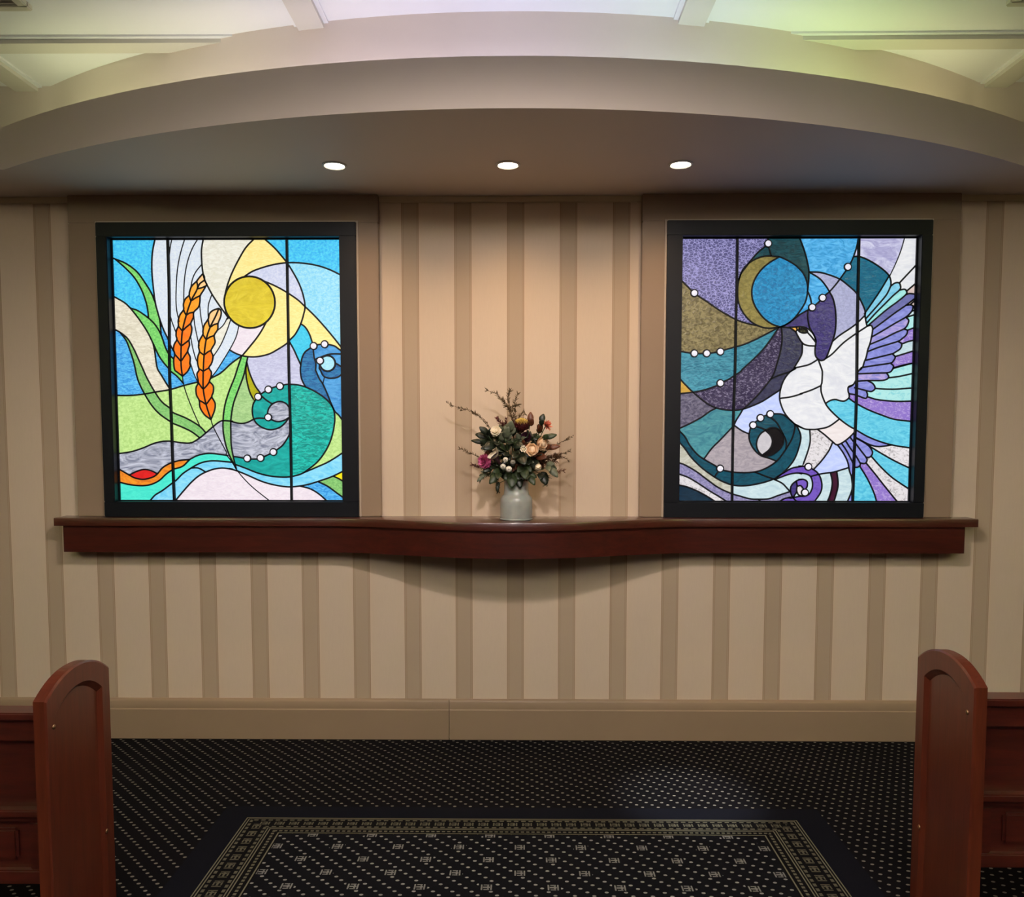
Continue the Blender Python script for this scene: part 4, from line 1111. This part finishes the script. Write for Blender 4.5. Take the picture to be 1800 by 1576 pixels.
NECK = Vector((VX, VY, SHZ+.19))
def fp(zx, zy, dy=0):
    px, py = 770+zx/5.838, 660+zy/5.838
    return Vector((-.092+(px-880)*.00268, VY+dy, 1.109+(913-py)*.00268))
rnd = random.Random(11)
def frame(d):
    d = Vector(d).normalized(); a = d.cross(Vector((0, 0, 1)) if abs(d.z) < .9 else Vector((1, 0, 0))).normalized(); return d, a, a.cross(d)
def stem_to(p, root, mat='stem', r=.0022):
    foot = Vector((VX+rnd.uniform(-.025, .025), VY+rnd.uniform(-.025, .025), SHZ+.03+rnd.uniform(0, .02)))
    nk = NECK+Vector(((p.x-VX)*.14, (p.y-VY)*.14, 0)); nk.x = max(min(nk.x, VX+.04), VX-.04); nk.y = max(min(nk.y, VY+.04), VY-.04)
    q = (nk+p)/2+Vector(((p.x-nk.x)*.05, 0, .015))
    pts = [foot]
    for k in range(7):
        t = k/6; pts.append(nk*(1-t)**2+q*2*t*(1-t)+p*t*t)
    MB().tube(pts, r, 6).build('stem', V[mat], root, True)
def flower(name, label, cat, p, mat='stem', r=.0022, group=None):
    root = thing(name, (VX, VY, SHZ+.03), label, cat, group or 'stems in the flower arrangement'); stem_to(p, root, mat, r); return root
def petal(m, c, n, rad, th0, th1, L, w, base=0, tip=.25, rows=5):
    side = n.cross(rad).normalized(); k = len(m.v); p = c+rad*base
    for i in range(rows):
        u = i/(rows-1); th = th0+(th1-th0)*u
        if i: p = p+(n*math.cos(th)+rad*math.sin(th))*(L/(rows-1))
        ww = w*(math.sin(PI*(.12+.78*u))**.7 if u < 1 else tip)
        cup = .18*ww
        for j, s in enumerate((-1, 0, 1)):
            m.v.append(p+side*ww*s+(n*math.sin(th)*-1+rad*math.cos(th))*(-cup if s else 0))
    for i in range(rows-1):
        for j in range(2): m.f.append((k+i*3+j, k+i*3+j+1, k+i*3+4+j, k+i*3+3+j))
def bloom(c, r, d, layers, mat, root, name='petals', wid=.45):
    """layers: (count, start tilt, end tilt, length factor)"""
    m = MB(); n, a, b = frame(d)
    for li, (cnt, t0, t1, lf) in enumerate(layers):
        for k in range(cnt):
            t = 2*PI*(k+.5*(li % 2)+rnd.uniform(-.12, .12))/cnt; rad = a*math.cos(t)+b*math.sin(t)
            petal(m, c-n*r*.35, n, rad, math.radians(t0+rnd.uniform(-6, 6)), math.radians(t1+rnd.uniform(-8, 8)), r*lf*rnd.uniform(.92, 1.06), r*wid*lf)
    if wid > .4: m.sphere(c+n*r*.05, r*.55, 12, 8)
    return m.build(name, V[mat], root, True)
ROSE = [(5, 60, -20, 1.0), (6, 70, 0, 1.1), (7, 82, 18, 1.2), (8, 95, 40, 1.2)]
CARN = [(7, 20, 10, 1.0), (9, 40, 30, 1.05), (11, 62, 50, 1.05), (12, 85, 80, 1.0)]
MUM = [(9, 15, 5, 1.0), (13, 40, 25, 1.1), (16, 62, 50, 1.15), (18, 88, 75, 1.15)]
def leaf(p0, d, L, w, mat, root, bend=.25, name='leaf', face=(0, -1, .3)):
    d = Vector(d).normalized(); s = d.cross(Vector(face)).normalized(); up = s.cross(d)
    m = MB(); rows = 7
    for i in range(rows):
        u = i/(rows-1); c = p0+d*L*u-up*bend*L*u*u
        ww = w*math.sin(PI*min(.97, .06+.92*u))**.8+.0006
        for q in (-1, 0, 1): m.v.append(c+s*ww*q+up*(.22*ww*abs(q)))
    for i in range(rows-1):
        for j in range(2): m.f.append((i*3+j, i*3+j+1, i*3+4+j, i*3+3+j))
    o = m.build(name, V[mat], root, True)
    sol = o.modifiers.new('thickness', 'SOLIDIFY'); sol.thickness = .0006
    return o
def calyx(p, d, r, root):
    m = MB(); n, a, b = frame(d)
    for k in range(6):
        t = 2*PI*k/6; rad = a*math.cos(t)+b*math.sin(t); petal(m, p-n*r*.45, n, rad, 1.3, .5, r*.8, r*.2)
    m.build('calyx', V['leaf'], root, True)
FWD = Vector((0, -1, .25))

def add_bloom(name, label, zx, zy, rz, layers, mat, dy=-.05, d=None, wid=.45, n_leaves=1):
    p = fp(zx, zy, dy); dd = Vector(d) if d else FWD+Vector(((p.x-VX)*2.5, 0, (p.z-1.45)*2))
    r = rz/5.838*.00268*1.12
    root = flower(name, label, 'flower', p-dd.normalized()*r*.4); bloom(p, r, dd, layers, mat, root, wid=wid); calyx(p, dd, r, root)
    return root
add_bloom('carnation', 'ivory carnation at the upper left of the bouquet', 597, 565, 52, CARN, 'white', -.10)
add_bloom('garden_rose', 'pale peach double rose right of the bouquet centre', 960, 755, 62, ROSE, 'cream', -.085)
add_bloom('garden_rose', 'cream rose tilted to the right, highest of the two roses', 1055, 692, 70, ROSE, 'cream', -.07, (.75, -.7, -.15))
add_bloom('rosebud', 'white rosebud low on the right of the bouquet', 1020, 935, 50, ROSE[:2]+[(6, 60, 5, 1.15)], 'white', -.085, (.1, -.75, .65))
add_bloom('chrysanthemum', 'magenta pink chrysanthemum at the left edge of the bouquet', 482, 870, 62, MUM, 'pink', -.07, (-.5, -.85, 0), .22)
add_bloom('hellebore', 'small ivory flower peeping out at the left of the bouquet', 485, 760, 34, CARN[:2], 'white', -.02, (-.7, -.6, .2))
add_bloom('leucadendron', 'coral pointed flower at the upper right of the bouquet', 1115, 505, 52, [(5, 25, 10, 1.2), (7, 50, 45, 1.3), (8, 75, 80, 1.3)], 'coral', -.02, (.7, -.35, .5), .2)
add_bloom('leucadendron', 'orange brown cup-shaped flower below the coral one', 1035, 565, 58, [(6, 15, 0, 1.2), (8, 30, 5, 1.35), (9, 45, 8, 1.4)], 'bronze', -.04, (.2, -.3, .93), .25)
add_bloom('waxflower', 'small pale yellow flower cluster beside the peach rose', 875, 745, 38, [(6, 30, 20, .8), (9, 65, 60, 1.0)], 'white', -.095, None, .25)
add_bloom('scabiosa', 'dark wine flower deep in the upper centre of the bouquet', 905, 625, 46, MUM[1:], 'plum', -.05, None, .3)
# banksia: wine fringe below, yellow crown above
p = fp(855, 525, -.045); r0 = flower('banksia', 'wine red banksia with yellow crown at the top of the bouquet', 'flower', p)
m = MB(); n, a, b = frame((.05, -.35, .93))
for ring, (zz, rr, ln) in enumerate(((-.012, .030, .026), (-.004, .034, .026), (.004, .034, .024), (.010, .030, .020))):
    for k in range(26):
        t = 2*PI*(k+.5*ring)/26; rad = a*math.cos(t)+b*math.sin(t); q = p+n*zz+rad*rr*.55
        m.tube([q, q+(rad*.75+n*.35)*ln, q+(rad*.6+n*.95)*ln*1.25], [.0016, .0014, .0008], 4, False)
m.sphere(p, .026, 12, 8, (1, 1, .7)).build('fringe', V['wine'], r0, True)
m = MB()
for k in range(70):
    t = k*2.4; q = .030*math.sqrt(k/70); c = p+n*(.018+.012*(1-(q/.03)**2))+(a*math.cos(t)+b*math.sin(t))*q
    m.tube([c, c+n*.010+(a*math.cos(t)+b*math.sin(t))*.004], [.0022, .0012], 4)
m.build('crown', V['yellow'], r0, True)
# calla lily
p = fp(600, 840, -.09); r0 = flower('calla_lily', 'calla lily with white rim and dark plum throat, left of centre', 'flower', p+Vector((0, .02, -.03)))
m = MB(); rim = MB()
rows, cols = 8, 14; n, a, b = frame((-.55, -.35, .75))
def calla_pt(u, v):
    t = -PI*.92+2*PI*.92*v; rr = .004+.017*u**1.3*(1+.35*math.cos(t*.5))
    tip = .016*u*u*math.exp(-(t/.5)**2)
    return p+n*(-.035+.052*u+tip)+a*math.cos(t+1.9)*rr+b*math.sin(t+1.9)*rr
for i in range(rows):
    for j in range(cols): m.v.append(calla_pt(i/(rows-1)*.9, j/(cols-1)))
for i in range(rows-1):
    for j in range(cols-1): m.f.append((i*cols+j, i*cols+j+1, (i+1)*cols+j+1, (i+1)*cols+j))
m.build('spathe', V['plum'], r0, True)
for i in range(4):
    for j in range(cols):
        q = calla_pt(.88+.16*i/3, j/(cols-1)); rim.v.append(q+(q-p).normalized()*.003*i)
for i in range(3):
    for j in range(cols-1): rim.f.append((i*cols+j, i*cols+j+1, (i+1)*cols+j+1, (i+1)*cols+j))
rim.build('rim', V['white'], r0, True)
# white berries, each on its own stalk
for k, (zx, zy, rz, mt, lab) in enumerate(((697, 852, 27, 'berry', 'round white berry, topmost of the cluster at bouquet centre'), (672, 920, 29, 'berry', 'round white berry, leftmost of the cluster at bouquet centre'), (730, 946, 33, 'berry', 'largest white berry, lowest of the cluster at bouquet centre'), (770, 877, 27, 'berrygrey', 'greyish berry at the right of the white berry cluster'))):
    p = fp(zx, zy, -.10); r = rz/5.838*.00268; r0 = flower('snowberry', lab, 'berry', p+Vector((0, .012, -.004)), 'stem', .0014, 'berries in the bouquet')
    m = MB().sphere(p, r, 14, 9, (1, 1, .95)); o = m.build('berry', V[mt], r0, True)
    q = MB()
    for s in range(5):
        t = 2*PI*s/5; e = p+Vector((math.cos(t)*r*.3, -r*.9, math.sin(t)*r*.3)); q.tube([p+Vector((0, -r*.9, 0)), e+Vector((0, -.002, 0))], [.0012, .0006], 4)
    q.build('calyx_tip', V['twig'], o)
# broad leaves
L = [(555, 640, (-.8, -.2, .25), .075, .020, 'leaf_dk', 'dark glossy leaves spreading at the upper left'), (600, 690, (-.5, -.5, -.2), .07, .022, 'leaf_dk', 'dark green leaves under the ivory carnation'),
     (500, 690, (-1, -.1, .25), .07, .012, 'leaf_dk', 'narrow dark leaves pointing left from the bouquet'), (690, 640, (.2, -.6, .7), .06, .018, 'euc', 'grey green leaves in the upper centre'),
     (760, 690, (.5, -.6, -.1), .07, .022, 'leaf_dk', 'dark leaves at the bouquet centre'), (830, 800, (.3, -.8, -.4), .075, .024, 'leaf_dk', 'dark leaves below the peach rose'),
     (930, 870, (.6, -.7, -.3), .075, .022, 'leaf_dk', 'dark green leaves between peach rose and white rosebud'), (880, 940, (.1, -.8, -.6), .06, .020, 'leaf', 'green leaves low in the centre right'),
     (760, 1000, (0, -.7, -.8), .07, .024, 'leaf', 'green leaves hanging over the vase mouth'), (620, 1000, (-.6, -.6, -.6), .06, .018, 'leaf', 'green leaves hanging low on the left'),
     (560, 930, (-.7, -.6, -.3), .05, .017, 'leaf_dk', 'dark leaves below the pink chrysanthemum'), (1090, 640, (.8, -.2, .3), .055, .013, 'leaf', 'green leaves behind the cream rose'),
     (1110, 740, (.9, -.3, .2), .06, .014, 'bronze', 'bronze leaves right of the roses'), (945, 490, (0, -.1, 1), .05, .014, 'bronze', 'upright bronze leaf at the top of the bouquet'),
     (1050, 480, (.3, -.1, 1), .04, .014, 'leaf_dk', 'dark upright leaf beside the coral flower'), (1130, 930, (.5, -.4, -.5), .06, .016, 'euc', 'grey green leaves drooping on the right'),
     (1060, 1010, (.4, -.5, -.8), .05, .018, 'leaf_dk', 'dark leaves drooping right of the vase mouth'), (740, 570, (.1, -.5, .8), .05, .018, 'euc', 'pale grey green leaves below the banksia'),
     (480, 1010, (-.6, -.4, -.5), .045, .008, 'euc', 'slim grey green sprig low at the far left'), (620, 1100, (-.1, -.4, -1), .035, .008, 'leaf_dk', 'small sprig hanging beside the vase on the left'),
     (690, 740, (-.2, -.9, .2), .05, .02, 'leaf', 'green leaves above the white berries'), (520, 600, (-.5, -.3, .5), .05, .016, 'leaf_dk', 'dark leaves beneath the long twig'), (820, 1030, (.2, -.6, -.8), .055, .018, 'leaf_dk', 'dark leaf tips over the vase front'),
     (930, 1010, (.4, -.6, -.6), .055, .016, 'leaf', 'green leaves below the white rosebud'), (1000, 820, (.6, -.7, 0), .06, .018, 'bronze', 'bronze leaves under the cream rose')]
for k, (zx, zy, d, ll, w, mt, lab) in enumerate(L):
    p = fp(zx, zy, -.045-.03*(k % 2)); r0 = flower('leafy_stem', lab, 'foliage', p, 'stem', .0016, 'leaves in the bouquet'); d = Vector(d)
    leaf(p, d, ll, w, mt, r0)
    n, a, b = frame(d)
    for s in (-1, 1):
        leaf(p-d.normalized()*.012, d+a*.75*s+b*.25, ll*.8, w*.85, mt, r0)
    if k % 3 == 0: leaf(p-d.normalized()*.02, d+b*.9, ll*.7, w*.8, mt, r0)
# small leaves that fill the heart of the bouquet
for k in range(30):
    t = k*2.39996; q = math.sqrt((k+.5)/30); zx, zy = 770+300*q*math.cos(t), 770+235*q*math.sin(t)
    p = fp(zx, zy, -.02-.05*(1-q)); mt = ('leaf_dk', 'leaf_dk', 'leaf', 'leaf_dk', 'euc', 'bronze')[k % 6]
    r0 = flower('leaf_sprig', 'small %s leaves tucked between the blooms of the bouquet' % dict(leaf_dk='dark green', leaf='mid green', euc='grey green', bronze='bronze')[mt], 'foliage', p, 'stem', .0014, 'filler leaves in the bouquet')
    d = Vector((math.cos(t)*.8, -.5, -math.sin(t)*.8+.1)); n, a, b = frame(d)
    for s in range(5):
        e = d+a*math.cos(s*1.26+t)*.9+b*math.sin(s*1.26+t)*.9
        leaf(p-d.normalized()*.006, e, rnd.uniform(.035, .052), rnd.uniform(.009, .014), mt, r0)
# twigs
def twig(label, pts, mat, needle, count, ln, dy, r=.0016, name='twig'):
    P = [fp(x, y, dy*(i+1)/len(pts)) for i, (x, y) in enumerate(pts)]
    root = flower(name, label, 'twig', P[0], mat, r, 'twigs in the bouquet')
    sp = [P[0]]
    for i in range(len(P)-1):
        for k in range(1, 5): sp.append(P[i].lerp(P[i+1], k/4)+Vector((rnd.uniform(-.001, .001), 0, rnd.uniform(-.0015, .0015))))
    MB().tube(sp, [r*(1-.6*i/len(sp)) for i in range(len(sp))], 5).build('branch', V[mat], root, True)
    m = MB()
    for k in range(int(count*1.5)):
        u = rnd.uniform(.05, 1)*(len(sp)-1.01); i = int(u); q = sp[i].lerp(sp[i+1], u-i); d = (sp[i+1]-sp[i]).normalized(); _, a, b = frame(d); t = rnd.uniform(0, 2*PI)
        e = q+(d*.8+a*math.cos(t)*.8+b*math.sin(t)*.8)*ln*rnd.uniform(.6, 1.4); m.tube([q, q.lerp(e, .5), e], [.0008, .0015, .0005], 4)
    o = m.build('needles', V[needle], root); o['kind'] = 'stuff'
    return root
twig('long bare brown twig reaching out to the far left', [(540, 560), (450, 440), (340, 355), (200, 325), (95, 280)], 'twig', 'needle', 34, .012, .02)
twig('second brown twig just below the long one on the left', [(540, 540), (480, 450), (390, 390), (300, 350), (240, 362)], 'twig', 'needle', 26, .010, -.01)
twig('tall leaning twig at the top, bending to the left', [(770, 470), (740, 350), (680, 270), (600, 190), (500, 155)], 'twig', 'needle', 42, .014, .0)
twig('tall upright twig at the top of the bouquet', [(765, 470), (740, 330), (715, 240), (740, 145)], 'twig', 'needle', 46, .014, .02)
twig('upright twig right of the tallest one', [(790, 470), (795, 360), (790, 270), (815, 190)], 'twig', 'needle', 40, .013, -.02)
twig('short twig above the yellow banksia crown', [(800, 480), (840, 410), (880, 360), (890, 400)], 'twig', 'needle', 26, .011, -.03)
twig('bushy short twig behind the ivory carnation', [(700, 560), (640, 480), (610, 440)], 'twig', 'wine', 44, .013, -.03)
twig('pinkish sprig between carnation and banksia', [(720, 560), (690, 500), (700, 440)], 'twig', 'wine', 40, .011, -.04)
twig('branching twig arching over the banksia', [(775, 470), (760, 330), (800, 300), (830, 305)], 'twig', 'needle', 30, .012, -.01)
twig('wiry twig between the two tall ones', [(760, 460), (720, 330), (690, 300), (660, 250)], 'twig', 'needle', 34, .013, .01)
twig('thin twig reaching right above the roses', [(1120, 760), (1220, 700), (1300, 660), (1380, 610)], 'twig', 'needle', 22, .010, -.02)
twig('thin twig reaching right beside the brown fern', [(1150, 830), (1250, 800), (1350, 765)], 'twig', 'needle', 22, .011, -.03)
twig('thin low twig ending in a bud at the right', [(1130, 900), (1230, 830), (1290, 840), (1340, 865)], 'twig', 'needle', 18, .010, -.04)
twig('small twig at the far left above the chrysanthemum', [(480, 850), (380, 810), (300, 775), (235, 745)], 'twig', 'needle', 34, .012, -.02)
twig('wispy sprig at the left below the chrysanthemum', [(520, 940), (420, 930), (360, 900)], 'twig', 'wine', 40, .011, -.04)
twig('brown fern frond at the right edge of the bouquet', [(1040, 830), (1130, 840), (1240, 810)], 'twig', 'fern', 110, .018, -.06, .0016, 'fern_frond')
twig('second brown fern frond lower on the right', [(1040, 850), (1120, 890), (1200, 860)], 'twig', 'fern', 80, .016, -.07, .0016, 'fern_frond')
twig('russet sprig hanging to the right of the white rosebud', [(1100, 930), (1180, 970), (1280, 970)], 'twig', 'bronze', 26, .014, -.05)
twig('russet sprig low over the vase front', [(800, 950), (860, 990), (900, 1060)], 'twig', 'bronze', 60, .012, -.09)
twig('grey sprig hanging low at the right of the vase', [(1080, 980), (1130, 1040), (1100, 1110)], 'twig', 'euc', 40, .013, -.05)
twig('dark sprig hanging low at the left of the vase', [(620, 1010), (600, 1090), (625, 1180)], 'twig', 'leaf_dk', 34, .012, -.03)
twig('green sprig hanging at the lower left of the bouquet', [(560, 980), (480, 1020), (430, 1060)], 'twig', 'leaf', 50, .014, -.04)
